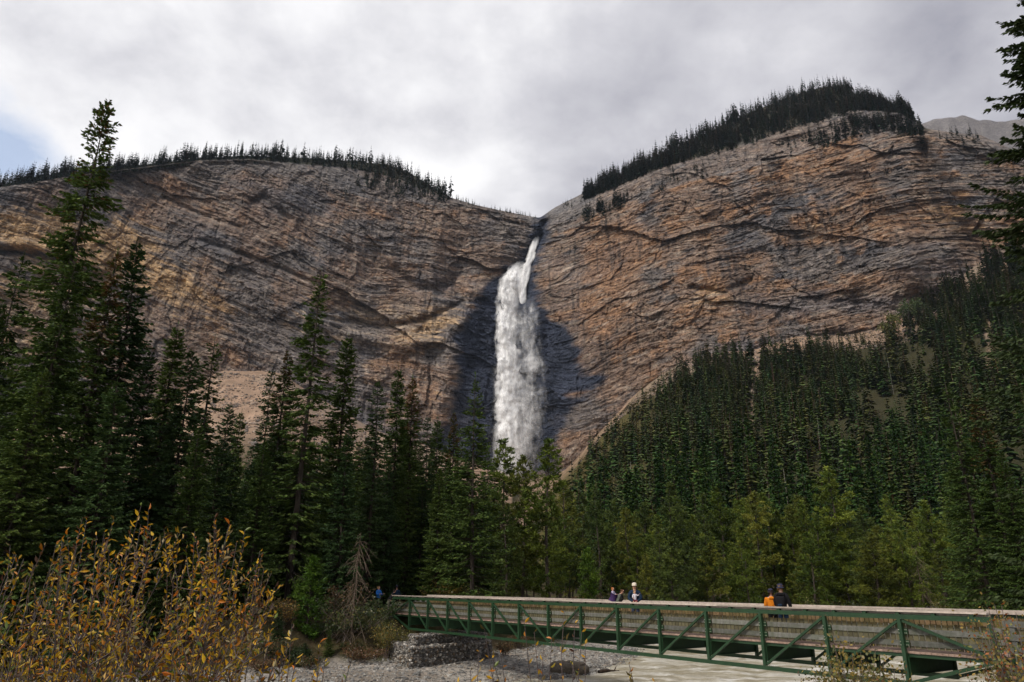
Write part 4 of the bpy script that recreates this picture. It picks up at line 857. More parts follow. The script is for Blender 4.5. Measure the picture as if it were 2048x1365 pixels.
#PART2
# ------------------------------------------------------------------ truss footbridge
B0 = Vector((-7.629, 49.3215, 0)); BR = math.atan2(-1.9606, 1.3284); PAN = 2.3682; BW = 2.6; BL = PAN*15
bridge = empty('footbridge', B0, 'green steel truss footbridge with wooden deck, pickets and pale cap rails over the river', 'bridge', rz=BR)
def bw(x, y, z=0): return Vector((B0.x+x*math.cos(BR)-y*math.sin(BR), B0.y+x*math.sin(BR)+y*math.cos(BR), z))
ZT, ZB = .905, -.82
def part(name, p, q, w_, h_, mat, up=(0, 0, 1), parent=None):
    m = MB(); p = Vector(p); q = Vector(q); mid = (p+q)/2; m.bar(p-mid, q-mid, w_, h_, up); return m.build(name, mat, parent or bridge, loc=mid)
for y in (0, BW):
    part('top_chord', (-.06, y, ZT), (BL+.06, y, ZT), .11, .125, M['green'])
    part('bottom_chord', (PAN*1-.05, y, ZB), (PAN*14+.05, y, ZB), .11, .12, M['green'])
    part('end_strut', (0, y, -.10), (PAN, y, ZB), .09, .09, M['green']); part('end_strut', (BL, y, -.10), (PAN*14, y, ZB), .09, .09, M['green'])
    for i in range(16):
        lo = -.20 if i in (0, 15) else ZB+.062
        part('post', (i*PAN, y, lo), (i*PAN, y, ZT-.064), .105, .105, M['green'], up=(0, 1, 0))
    for i in range(15):
        if i == 0: a_, b_ = (PAN, y, ZT-.07), (0, y, -.05)
        elif i == 14: a_, b_ = (PAN*14, y, ZT-.07), (PAN*15, y, -.05)
        elif i < 7: a_, b_ = (PAN*i, y, ZT-.07), (PAN*(i+1), y, ZB+.07)
        else: a_, b_ = (PAN*(i+1), y, ZT-.07), (PAN*i, y, ZB+.07)
        a_ = Vector(a_); b_ = Vector(b_); d = (b_-a_).normalized(); part('diagonal', a_+d*.09, b_-d*.09, .07, .075, M['green'], up=(0, 1, 0))
for i in range(16):
    m = MB(); y0, y1 = .056, BW-.056
    m.box((-.07, y0, -.17), (.07, y1, -.155)); m.box((-.008, y0, -.60), (.008, y1, -.17)); m.box((-.07, y0, -.615), (.07, y1, -.60)); m.box((-.07, y0, -.60), (.07, y0+.02, -.17)); m.box((-.07, y1-.02, -.60), (.07, y1, -.17))
    m.build('floor_beam', M['green'], bridge, loc=(i*PAN, 0, 0))
for y in (.17, .9, 1.7, BW-.17): part('stringer', (-.05, y, -.105), (BL+.05, y, -.105), .06, .095, M['green'])
dm = MB(); dm.box((-.072, .10, -.055), (.072, BW-.10, 0)); dme = dm.data('deck_plank', M['deck'])
for k in range(232): ob('deck_plank', dme, bridge, loc=((k+.5)*BL/232, rnd(-.006, .006), rnd(-.003, .003)))
def picket_mesh(s):
    g = np.random.default_rng(s); m = MB(); w_ = .069; t = .011; z1 = .72+g.normal(0, .006); z0 = .07
    m.box((-w_, -t, z0), (w_, t, z1-.06)); m.box((-w_+.002, -t+.001, z1-.06), (w_-.002, t-.001, z1), c=(1.25, 1.1, .95)); return m.data('picket', M['picket'])
pms = [picket_mesh(k) for k in range(4)]
NP = 217
for k in range(NP): ob('picket', pms[k % 4], bridge, loc=((k+.5)*BL/NP, .145, rnd(-.008, .008)), rot=(0, rnd(-.008, .008), 0))
fm = MB()
for k in range(NP):
    x = (k+.5)*BL/NP; c = rnd(.7, 1.35); c = (c*1.45, c*1.15, c*.95); z1 = .86+rnd(-.012, .012); fm.box((x-.069, BW-.156, .07), (x+.069, BW-.134, z1), c=c)
tag(fm.build('picket', M['picket'], bridge), kind='stuff')
for y, yy in ((.118, 0), (BW-.118-.06, 1)):
    for i in range(15):
        for z in (.21, .52):
            o = part('rail_plank', (i*PAN+.16, y+yy*.03, z+rnd(-.006, .006)), ((i+1)*PAN-.07, y+yy*.03, z+rnd(-.006, .006)), .032, .148, M['plank'])
    bm_ = MB()
for i in range(16):
    for y, s in ((0, 1), (BW, -1)):
        m = MB(); ya, yb = sorted((s*.053, s*.075))
        for z in (.21, .52):
            m.box((.0, ya, z-.08), (.15, yb, z+.08))
        m.build('plank_bracket', M['green'], bridge, loc=(i*PAN, y, 0))
bt = MB()
for i in range(16):
    for z in (.21, .52):
        for dx, dz_ in ((.08, .045), (.08, -.045), (.125, .045), (.125, -.045), (-.03, .045), (-.03, -.045)):
            x = i*PAN+dx; y = .052-.007 if dx > 0 else -.0625
            bt.box((x-.011, y-.006, z+dz_-.011), (x+.011, y+.004, z+dz_+.011), c=(1, 1, .8))
for i in (7, 12):
    for k in range(6): bt.box((i*PAN+.1+k*.07, -.075, ZB+.062), (i*PAN+.12+k*.07, .075, ZB+.078), c=(.3, .35, .3))
tag(bt.build('bolt', M['bolt'], bridge), kind='stuff')
for i in range(12):
    x0, x1 = i*BL/12, (i+1)*BL/12
    for y, s in ((.03, 1), (BW-.03, -1)):
        x0_ = x0+(-.1 if i == 0 else .004); x1_ = x1+(1.6 if (i == 11 and s < 0) else 0)
        part('cap_board', (x0_, y, 1.055+rnd(-.002, .002)), (x1_, y, 1.055+rnd(-.002, .002)), .22, .042, M['cap'])
        part('cap_joist', (x0_, y+.045*s if s > 0 else y+.07, 1.003), (x1_, y+.045*s if s > 0 else y+.07, 1.003), .042, .060, M['cap'])
        if s < 0: part('cap_joist', (x0_, y-.10, .998), (x1_, y-.10, .998), .04, .07, M['cap'])
bk = MB(); bk.box((-.055, -.055, ZT+.063), (.055, .045, 1.02)); bkm = bk.data('cap_bracket', M['green'])
for i in range(36): 
    x = .4+i*(BL-.8)/35
    ob('cap_bracket', bkm, bridge, loc=(x, 0, 0)); ob('cap_bracket', bkm, bridge, loc=(x, BW, 0), rot=(0, 0, math.pi))
# wooden railing that carries on past the right end
rl = empty('wooden_railing', bw(BL+.25, .15, 0), 'grey wooden approach railing past the right end of the bridge', 'railing', rz=BR)
for z in (.82, .50, .18): part('rail_plank', (0, -.03, z), (3.2, -.25, z-.02), .035, .145, M['plank'], parent=rl)
for x in (.2, 1.7, 3.1): part('post', (x, .04-.07*x/1, -.6), (x, .04-.07*x/1, .95), .12, .12, M['plank'], up=(0, 1, 0), parent=rl)
for k in range(19): part('picket', (.08+k*.165, .02-.0688*(.08+k*.165)+.03, .02), (.08+k*.165, .02-.0688*(.08+k*.165)+.03, .70), .02, .138, M['picket'], up=(1, 0, 0), parent=rl)
rl2 = empty('wooden_railing', bw(-.3, BW-.1, 0), 'short wooden railing beyond the left end of the bridge', 'railing', rz=BR)
for z in (.25, .55, .85): part('rail_plank', (0, 0, z), (-2.6, .5, z), .035, .14, M['plank'], parent=rl2)
for x in (-.1, -1.3, -2.5): part('post', (x, .05-.19*x, -.3), (x, .05-.19*x, .95), .11, .11, M['plank'], up=(0, 1, 0), parent=rl2)
p_ = at(776, 1228, 49.6); m = MB(); m.tube([(0, 0, -.4), (0, 0, .45), (0, 0, .85), (0, 0, .88)], [.11, .105, .10, .07], 9, c=(1.1, 1, .9)); 
wp = m.build('wooden_post', M['plank'], loc=(p_.x, p_.y, -.1), smooth=False); tag(wp, 'round grey wooden post at the left end of the bridge', 'post')
# concrete sill under each end
for x, nm in ((-.35, 'left'), (BL+.35, 'right')):
    m = MB(); m.box((-.3, -.2, -1.4), (.3, BW+.2, -.22), c=(.05, .048, .042)); o = m.build('bridge_abutment', M['stone'], loc=bw(x, 0, 0), rot=(0, 0, BR)); tag(o, 'low grey abutment block carrying the %s end of the footbridge' % nm, 'abutment')
# path at the left end
pm = MB(); pts = [(-8.0, 50.8), (-10.2, 53.4), (-13.5, 56.5), (-18, 59)]
Vp = []
for k, (x, y) in enumerate(np.array([np.array(pts[0])*(1-t)+np.array(pts[1])*t if s == 0 else (np.array(pts[1])*(1-t)+np.array(pts[2])*t if s == 1 else np.array(pts[2])*(1-t)+np.array(pts[3])*t) for s in range(3) for t in np.linspace(0, 1, 8)])):
    for o_x in (-1.2, -.4, .4, 1.2): Vp.append((x+o_x*.6+.12*math.sin(k*1.3), y-o_x*.8, max(float(ground_z(x+o_x*.6, y-o_x*.8))+.02, -.06)))
n_ = len(Vp)//4; ii = (np.arange(n_-1)[:, None]*4+np.arange(3)[None]).reshape(-1)
tag(ob('path', mesh('path', Vp, np.stack([ii, ii+1, ii+5, ii+4], -1), M['ground'], True, np.tile([.26, .2, .16], (len(Vp), 1)), 'POINT')), 'beige trodden path leading off the left end of the bridge', kind='structure')

# ------------------------------------------------------------------ stones, gabions, boulder
ph = (1+5**.5)/2
ICO = np.array([(-1,ph,0),(1,ph,0),(-1,-ph,0),(1,-ph,0),(0,-1,ph),(0,1,ph),(0,-1,-ph),(0,1,-ph),(ph,0,-1),(ph,0,1),(-ph,0,-1),(-ph,0,1)], float); ICO /= np.linalg.norm(ICO[0])
IT = np.array([(0,11,5),(0,5,1),(0,1,7),(0,7,10),(0,10,11),(1,5,9),(5,11,4),(11,10,2),(10,7,6),(7,1,8),(3,9,4),(3,4,2),(3,2,6),(3,6,8),(3,8,9),(4,9,5),(2,4,11),(6,2,10),(8,6,7),(9,8,1)])
def stones(mb, P, sz, cols, flat=.6):
    n = len(P); g = rng; V = ICO[None]*(1+g.uniform(-.22, .22, (n, 12, 1)))*sz[:, None, None]*np.stack([np.ones(n), g.uniform(.6, 1, n), g.uniform(flat*.7, flat*1.2, n)], 1)[:, None]
    a = g.uniform(0, 6.28, n); b = g.normal(0, .35, n); c_, s_ = np.cos(a)[:, None], np.sin(a)[:, None]; cb, sb = np.cos(b)[:, None], np.sin(b)[:, None]
    x, y, z = V[..., 0], V[..., 1], V[..., 2]; y, z = y*cb-z*sb, y*sb+z*cb; x, y = x*c_-y*s_, x*s_+y*c_
    V = np.stack([x, y, z], -1)+P[:, None]; c = np.array(cols)[g.integers(0, len(cols), n)]*g.uniform(.6, 1.3, (n, 1))
    mb.add(V.reshape(-1, 3), T=(IT[None]+np.arange(n)[:, None, None]*12).reshape(-1, 3), c=np.repeat(c, 20, 0))
SCOL = [(.20, .19, .175), (.13, .125, .12), (.27, .25, .23), (.10, .095, .09), (.17, .13, .095), (.42, .40, .37)]
def gabion(p, q, back, z0, z1, label):
    """stone-filled wire basket: front from p to q (xy), going back by the given vector"""
    p = Vector((*p, 0)); q = Vector((*q, 0)); u = (q-p); Ln = u.length; u.normalize(); bk_ = Vector((*back, 0)); dep = bk_.length; v = bk_.normalized(); h_ = z1-z0
    r = empty('gabion_basket', (p.x, p.y, z0), label, 'gabion')
    def loc(a, b, c): return np.asarray(a)[..., None]*np.array(u)+np.asarray(b)[..., None]*np.array(v)+np.asarray(c)[..., None]*np.array([0, 0, 1.])
    m = MB(); g = rng
    nf = int(Ln*h_*120); nt_ = int(Ln*dep*75); ns_ = int(dep*h_*85)
    P_ = np.concatenate([loc(g.uniform(0, Ln, nf), g.uniform(.02, .14, nf), g.uniform(0, h_, nf)), loc(g.uniform(0, Ln, nt_), g.uniform(0, dep, nt_), h_-g.uniform(0, .10, nt_)), loc(g.uniform(.02, .12, ns_), g.uniform(0, dep, ns_), g.uniform(0, h_, ns_)), loc(Ln-g.uniform(.02, .12, ns_), g.uniform(0, dep, ns_), g.uniform(0, h_, ns_))])
    stones(m, P_, g.uniform(.06, .12, len(P_)), SCOL, .75); tag(m.build('stones', M['stone'], r), kind='stuff')
    m = MB(); c = [loc(a, b, c_) for c_ in (.05, h_-.12) for a, b in ((.14, .14), (Ln-.14, .14), (Ln-.14, dep-.1), (.14, dep-.1))]; m.add(np.array(c), [(0, 3, 2, 1), (4, 5, 6, 7), (0, 1, 5, 4), (1, 2, 6, 5), (2, 3, 7, 6), (3, 0, 4, 7)], c=(.25, .24, .23)); m.build('rubble_core', M['stone'], r)
    m = MB()
    for k in range(int(Ln/.22)+1): a = min(k*.22, Ln); m.tube([loc(a, -.03, 0), loc(a, -.03, h_+.02), loc(a, dep*.5, h_+.03), loc(a, dep, h_+.02)], .006, 3)
    for k in range(int(h_/.22)+1): m.tube([loc(0, -.03, k*.22), loc(Ln, -.03, k*.22)], .006, 3); m.tube([loc(-.03, 0, k*.22), loc(-.03, dep, k*.22)], .006, 3)
    m.build('wire_mesh', M['wire'], r, smooth=True)
gc, ge, gl = np.array([-5.47, 42.3]), np.array([-1.2, 47.6]), np.array([-8.35, 49.0])
uf = (ge-gc)/3; vb = (gl-gc)/np.linalg.norm(gl-gc)
for k, w_ in enumerate(['left, at the corner', 'middle', 'right end']):
    gabion(gc+uf*k, gc+uf*(k+.97), vb*1.5, -2.62, -1.52, 'lower gabion basket of grey stones facing the river, '+w_)
for k, w_ in enumerate(['nearest the corner', 'in the middle', 'farthest back']):
    p = gc+vb*(1.6+k*1.7); gabion(p, p+uf*.75, vb*1.62, -2.62, -1.50, 'lower gabion basket on the left flank, '+w_)
for k, w_ in enumerate(['left', 'middle', 'right']):
    p = gc+vb*.75+uf*(k+.28*(k == 0)); gabion(p, p+uf*(.97-.28*(k == 0)), vb*1.6, -1.50, -1.0, 'upper gabion basket under the bridge, '+w_+' of the top row')
gx_, gy_ = rng.uniform(-26, 14, 26000), rng.uniform(34, 60, 26000); wl_ = sd(WATERL, gx_, gy_); fb_ = sd(FARBANK, gx_, gy_); k_ = (wl_ > -.4) & (fb_ < .8) & (fbm(gx_/2.5, gy_/1.6, 3, 71) < .42+rng.uniform(0, .5, 26000))
gx_, gy_ = gx_[k_], gy_[k_]; m = MB(); sz_ = rng.gamma(2.0, .020, len(gx_))+.028
stones(m, np.stack([gx_, gy_, np.maximum(ground_z(gx_, gy_), WATER_Z)+sz_*.15], 1), np.minimum(sz_, .26), [(.27, .265, .255), (.20, .197, .19), (.34, .325, .30), (.15, .147, .143), (.24, .205, .17)], .5)
tag(m.build('gravel', M['stone']), 'loose grey gravel and cobbles on the river bar', kind='stuff'); print('gravel stones', len(gx_))
sx, sy = rng.uniform(-330, 560, 160000), rng.uniform(330, 650, 160000); kk_ = sy/footY(sx/sy) > .55; sx, sy = sx[kk_], sy[kk_]; sz0 = ground_z(sx, sy); spx, spy = pix(sx/sy, (sz0-EYE)/sy); sf = footY(sx/sy)
kk_ = np.where(((spx > 380) & (spx < 980) & (spy < 900) & (spy > 730)) | ((spx > 1130) & (spx < 1990) & (sy/sf > .87)) | ((np.abs(spx-(1518+(spy-700)*-.12)) < 14) & (spy < 900)))[0]; kk_ = kk_[fbm(sx[kk_]/14, sy[kk_]/20, 3, 93) > rng.uniform(-.5, .5, len(kk_))][:9000]
m = MB(); szs = rng.gamma(1.6, .28, len(kk_))+.25; stones(m, np.stack([sx[kk_], sy[kk_], sz0[kk_]+szs*.2], 1), np.minimum(szs, 3.2), [(.30, .22, .17), (.22, .17, .14), (.37, .29, .23), (.15, .13, .12)], .8); tag(m.build('scree_boulders', M['stone']), 'fallen rock debris scattered over the tan scree slopes', kind='stuff'); print('scree', len(kk_))
def boulder(x, y, wpx, hpx, seed, label, col, name='boulder', flat=3):
    a, e = ray(x, y); z_ = WATER_Z-.05; Y = (z_-EYE)/float(e); c = at(x, y, Y); sx = wpx/2/F*Y*1.09; sz2 = hpx/F*Y
    g = np.random.default_rng(seed); nu, nv = 40, 22; U, Vv_ = np.meshgrid(np.linspace(0, 2*np.pi, nu, endpoint=False), np.linspace(-.5*np.pi, .5*np.pi, nv))
    n_ = (np.abs(np.cos(U))**3+np.abs(np.sin(U))**3)**(-1/3.); cv, sv = np.sign(np.cos(Vv_))*np.abs(np.cos(Vv_))**(.45), np.sign(np.sin(Vv_))*np.abs(np.sin(Vv_))**.7
    r_ = 1+.16*fbm(U*1.2+seed, Vv_*1.8, 4, seed)+.06*fbm(U*5, Vv_*5, 3, seed)
    Vb = np.stack([np.cos(U)*cv*n_*sx*r_, np.sin(U)*cv*n_*sx*.62*r_, (sv*.5+.5)*sz2*(1+.12*fbm(U*2, Vv_*3, 3, seed+2))-.08], -1).reshape(-1, 3)
    i_ = np.arange(nv-1)[:, None]*nu; j_ = np.arange(nu)[None]; jj = (j_+1) % nu; Q_ = np.stack([i_+j_, i_+jj, i_+nu+jj, i_+nu+j_], -1).reshape(-1, 4)
    o = ob(name, mesh(name, Vb, Q_, M['stone'], True, np.tile(col, (len(Q_), 1))), loc=(c.x, c.y+sx*.4, z_)); return tag(o, label, 'rock')
boulder(1139, 1352, 64, 25, 3, 'large flat-topped dark boulder at the water edge', (.105, .088, .07))
boulder(1172, 1331, 16, 6, 4, 'small dark rock just behind the large boulder', (.09, .08, .07)); boulder(1192, 1338, 22, 4, 5, 'low wet rock in the shallows right of the large boulder', (.10, .09, .08))
boulder(870, 1352, 20, 6, 6, 'small dark cobble lying on the gravel bar', (.12, .11, .10)); boulder(748, 1330, 14, 5, 7, 'brown rock at the left foot of the gabion corner', (.13, .10, .07))
def log(x0, y0, x1, y1, z, r0, label, Y=None, col=(.9, .8, .7)):
    a0, e0 = ray(x0, y0); a1, e1 = ray(x1, y1); Y0 = (z-EYE)/float(e0) if Y is None else Y; Y1 = (z-EYE)/float(e1) if Y is None else Y+1
    p = Vector((float(a0)*Y0, Y0, z)); q = Vector((float(a1)*Y1, Y1, z)); t = np.linspace(0, 1, 9)[:, None]; d = np.array(q-p); L_ = np.linalg.norm(d)
    Pp = t*d+np.stack([0*t[:, 0], 0*t[:, 0], .03*L_*np.sin(t[:, 0]*5)], 1); m = MB(); m.tube(Pp, r0*(1.2-.7*t[:, 0]), 7, c=col); m.tube([Pp[6], Pp[6]+np.array([.1, .1, .16])*L_], [r0*.5, r0*.2], 5, c=col)
    return tag(m.build('driftwood_log', M['bark'], loc=p, smooth=True), label, 'log')
log(1198, 1345, 1238, 1341, WATER_Z+.06, .09, 'dark driftwood lying in the shallow water right of the boulder')
log(1390, 1203, 1470, 1207, -.1, .16, 'pale fallen log on the forest floor beyond the bridge', Y=95, col=(2.4, 2.1, 1.8))

# ------------------------------------------------------------------ shrubs on the banks
def bush(name, loc, rad, h, cols, seed, label, n=1600, ls=.10, cat='shrub', stemc=(.09, .055, .04), nst=26, group=None, up=.4):
    g = np.random.default_rng(seed); r = empty(name, loc, label, cat, group); st = MB(); lf = MB()
    tips = []; 
    for k in range(nst):
        az = g.uniform(0, 6.283); rr_ = rad*g.uniform(.15, 1)**.6; hh = h*g.uniform(.72, 1.0)*(1-.28*(rr_/rad)**2); b = np.array([g.normal(0, rad*.12), g.normal(0, rad*.12), -.05]); e_ = np.array([math.cos(az)*rr_, math.sin(az)*rr_, hh])
        mid = b*.45+e_*.55+[0, 0, hh*.12]; t = np.linspace(0, 1, 6)[:, None]; P_ = (1-t)**2*b+2*t*(1-t)*mid+t*t*e_; st.tube(P_, np.linspace(.009, .003, 6)*max(h, 1)**.5, 3, c=stemc); tips.append(P_)
    T_ = np.array(tips); i_ = g.integers(0, nst, n); f = g.uniform(.25, 1, n)**.7*5; k0 = np.minimum(f.astype(int), 4); fr_ = (f-k0)[:, None]
    p = T_[i_, k0]*(1-fr_)+T_[i_, k0+1]*fr_+g.normal(0, .10*h**.5, (n, 3))*[1, 1, .8]; p[:, 2] = np.maximum(p[:, 2], .02)
    d = g.normal(0, 1, (n, 3))+[0, 0, up]; d /= np.linalg.norm(d, axis=1)[:, None]; W = np.cross(d, g.normal(0, 1, (n, 3))); W /= np.linalg.norm(W, axis=1)[:, None]
    lf.kites(p, d*ls*g.uniform(.6, 1.2, (n, 1)), W*ls*.30, np.array(cols)[g.integers(0, len(cols), n)]*g.uniform(.55, 1.4, (n, 1)))
    st.build('stems', M['twig'], r); tag(lf.build('leaves', M['leaf'], r), kind='stuff'); return r
OCH = [(.30, .19, .04), (.36, .24, .06), (.22, .17, .04), (.16, .15, .035)]; DKG = [(.035, .06, .018), (.05, .075, .02), (.06, .08, .03)]; BRN = [(.12, .065, .03), (.16, .09, .04), (.09, .06, .03), (.10, .085, .035)]; OLV = [(.12, .12, .03), (.16, .15, .04), (.09, .10, .03)]
def bush_at(x, ytop, ybase, wpx, Y, cols, seed, label, name='shrub', **k):
    b = at(x, ybase, Y); z = float(ground_z(b.x, b.y)) if k.pop('ground', True) else b.z; top = at(x, ytop, Y).z; z = min(z, top-.25); return bush(name, (b.x, b.y, z), wpx/2/F*Y*1.05, top-z, cols, seed, label, **k)
bush_at(888, 1153, 1200, 78, 57, OCH, 1, 'golden yellow shrub behind the left end of the bridge rail', n=2600, ls=.13)
bush_at(940, 1168, 1200, 40, 58, OLV, 2, 'dull olive shrub right of the golden shrub behind the bridge', n=900, ls=.13)
bush_at(772, 1238, 1290, 56, 46, OCH[1:]+OLV, 3, 'ochre shrub under the left end of the bridge', n=2200)
bush_at(752, 1216, 1250, 44, 50.5, OCH[1:]+OLV, 4, 'small yellow shrub beside the round wooden post', n=1200)
bush_at(725, 1290, 1322, 90, 44.5, BRN, 5, 'low rust brown shrub left of the gabion', n=1800)
bush_at(700, 1285, 1318, 50, 45, BRN+DKG, 6, 'brown and green shrub behind the low rust brown one', n=2200)
bush_at(590, 1290, 1330, 60, 42.5, DKG, 7, 'dark green low shrub on the bank right of the willow', n=1800)
bush_at(545, 1265, 1330, 70, 42, DKG+BRN, 8, 'dark mixed shrub on the bank behind the willow edge', n=1800)
bush_at(660, 1240, 1290, 80, 46, DKG, 9, 'dark green shrub on the bank crest', n=2000)
bush_at(708, 1240, 1280, 60, 47, DKG+OLV, 10, 'green shrub below the dead branches on the bank', n=3000)
bush_at(560, 1190, 1260, 70, 45, OCH+BRN, 13, 'orange brown shrub between willow and young pine', n=1600)
bush_at(620, 1310, 1345, 60, 41.5, BRN+DKG, 14, 'low brown undergrowth clump at the gravel edge', n=1300)
bush_at(520, 1320, 1350, 60, 40.5, BRN, 15, 'low dry brown shrub at the gravel edge by the willow', n=1300)
bush_at(800, 1250, 1280, 36, 46.5, OLV, 16, 'small olive clump at the foot of the left bridge strut', n=700)
bush_at(1010, 1282, 1312, 40, 49, BRN, 17, 'brown dry clump at the right end of the gabions', n=900)
bush_at(1040, 1262, 1290, 60, 54, BRN, 18, 'dark brown brush on the bank seen under the bridge', n=1100)
bush_at(1140, 1255, 1285, 120, 62, BRN+OLV, 19, 'dry brush on the far bank seen under the middle of the bridge', n=1500, ls=.14)
for k in range(34):
    x = rnd(960, 2040); Y = rnd(72, 96); bush_at(x, rnd(1186, 1200), 1212, rnd(30, 80), Y, [OLV, BRN, DKG, OLV+OCH][k % 4], 700+k, 'low undergrowth shrub among the pine trunks beyond the bridge', n=500, ls=.2, group='undergrowth shrubs beyond the bridge', nst=14)
for k in range(26):
    x = rnd(-60, 760); Y = rnd(44, 56); bush_at(x, rnd(1150, 1215), 1240, rnd(60, 130), Y, [DKG, BRN, DKG+OLV][k % 3], 760+k, 'low dark undergrowth under the left spruces', n=900, ls=.15, group='undergrowth under the left spruces', nst=14)
# shrubs by the near end of the bridge
RB = [(.24, .17, .045), (.16, .16, .045), (.30, .20, .05), (.12, .13, .04)]
bush_at(1715, 1262, 1400, 170, 18.5, RB, 30, 'loose twiggy yellow-green shrub in front of the right half of the bridge', n=6500, ls=.10, nst=80)
bush_at(1655, 1322, 1400, 110, 19.5, RB+BRN, 31, 'low twiggy shrub at the near bank left of the larger twiggy one', n=3600, ls=.09, nst=50)
bush_at(1790, 1318, 1400, 120, 17.5, RB+BRN, 32, 'low shrub between the twiggy shrub and the right bridge post', n=3600, ls=.09, nst=50)
bush_at(2045, 1185, 1400, 120, 15, RB+[(.30, .10, .03)], 33, 'tall yellowish shrub cut by the right edge beside the railing', n=4200, ls=.08, nst=50)
bush_at(2000, 1335, 1420, 150, 14.5, RB+BRN, 35, 'dark low shrub below the railing at the lower right corner', n=4600, ls=.08, nst=50)
# dead grey branches hanging on the bank
def dead_tree(x, ytop, ybase, Y, seed, label):
    g = np.random.default_rng(seed); b = at(x, ybase, Y); z = float(ground_z(b.x, b.y)); h = at(x, ytop, Y).z-z; r = empty('dead_tree', (b.x, b.y, z), label, 'tree'); t = MB(); br = MB()
    P_ = np.array([(0, 0, 0), (.05, 0, h*.4), (.12, .05, h*.8), (.2, 0, h)]); t.tube(P_, [.05, .04, .025, .01], 6, c=(1.8, 1.7, 1.55)); t.build('trunk', M['bark'], r)
    for k in range(80):
        f = g.uniform(.1, 1); p = np.array([.2*f, 0, h*f]); az = g.uniform(0, 6.28); L_ = h*.28*g.uniform(.3, 1)*(1.2-f*.6); d = np.array([math.cos(az), math.sin(az), g.uniform(-1.6, -.2)])
        e_ = p+d*L_; br.tube([p, p+d*L_*.5+[0, 0, .04], e_-[0, 0, .12*L_]], [.014, .01, .004], 3, c=(2.6, 2.4, 2.2))
        for q in range(4): s_ = p+d*L_*g.uniform(.3, 1); br.tube([s_, s_+g.normal(0, .12, 3)*L_-[0, 0, .12*L_]], [.007, .003], 3, c=(2.6, 2.4, 2.2))
    br.build('branches', M['bark'], r)
dead_tree(703, 1065, 1255, 45.5, 1, 'bare grey dead young tree on the bank left of the bridge'); 
dead_tree(1850, 1090, 1230, 80, 3, 'pale bare dead tree among the pines behind the right half of the bridge'); dead_tree(1440, 1120, 1215, 88, 4, 'bare pale dead tree behind the bridge left of the orange jacket')

# ------------------------------------------------------------------ willows in the foreground
WC = [(.44, .24, .012), (.60, .36, .014), (.46, .15, .010), (.12, .085, .016), (.10, .14, .018), (.28, .21, .09), (.09, .038, .016), (.36, .28, .04)]  # dark and bright leaf colours paint in the contrast of backlight and sheen
WP = np.array([.22, .20, .13, .13, .07, .08, .12, .05]); WP /= WP.sum()
def leaf_geo(L_=1.0, w_=.17, curl=.12, k=0):
    V = [(0, 0, 0), (w_*.8, L_*.3, curl*.35), (w_, L_*.58, curl*.2), (0, L_, -curl*.6), (-w_, L_*.58, curl*.2), (-w_*.8, L_*.3, curl*.35), (0, L_*.45, -curl*.2)]
    return np.array(V), np.array([(0, 1, 6), (1, 2, 6), (2, 3, 6), (3, 4, 6), (4, 5, 6), (5, 0, 6)])
LM = []
for k, c in enumerate(WC):
    V_, T_ = leaf_geo(1, .15+.025*(k % 3), .12+.08*(k % 4)); LM.append(mesh('leaf', V_, T_, M['leaf'], False, np.tile(c, (6, 1))))
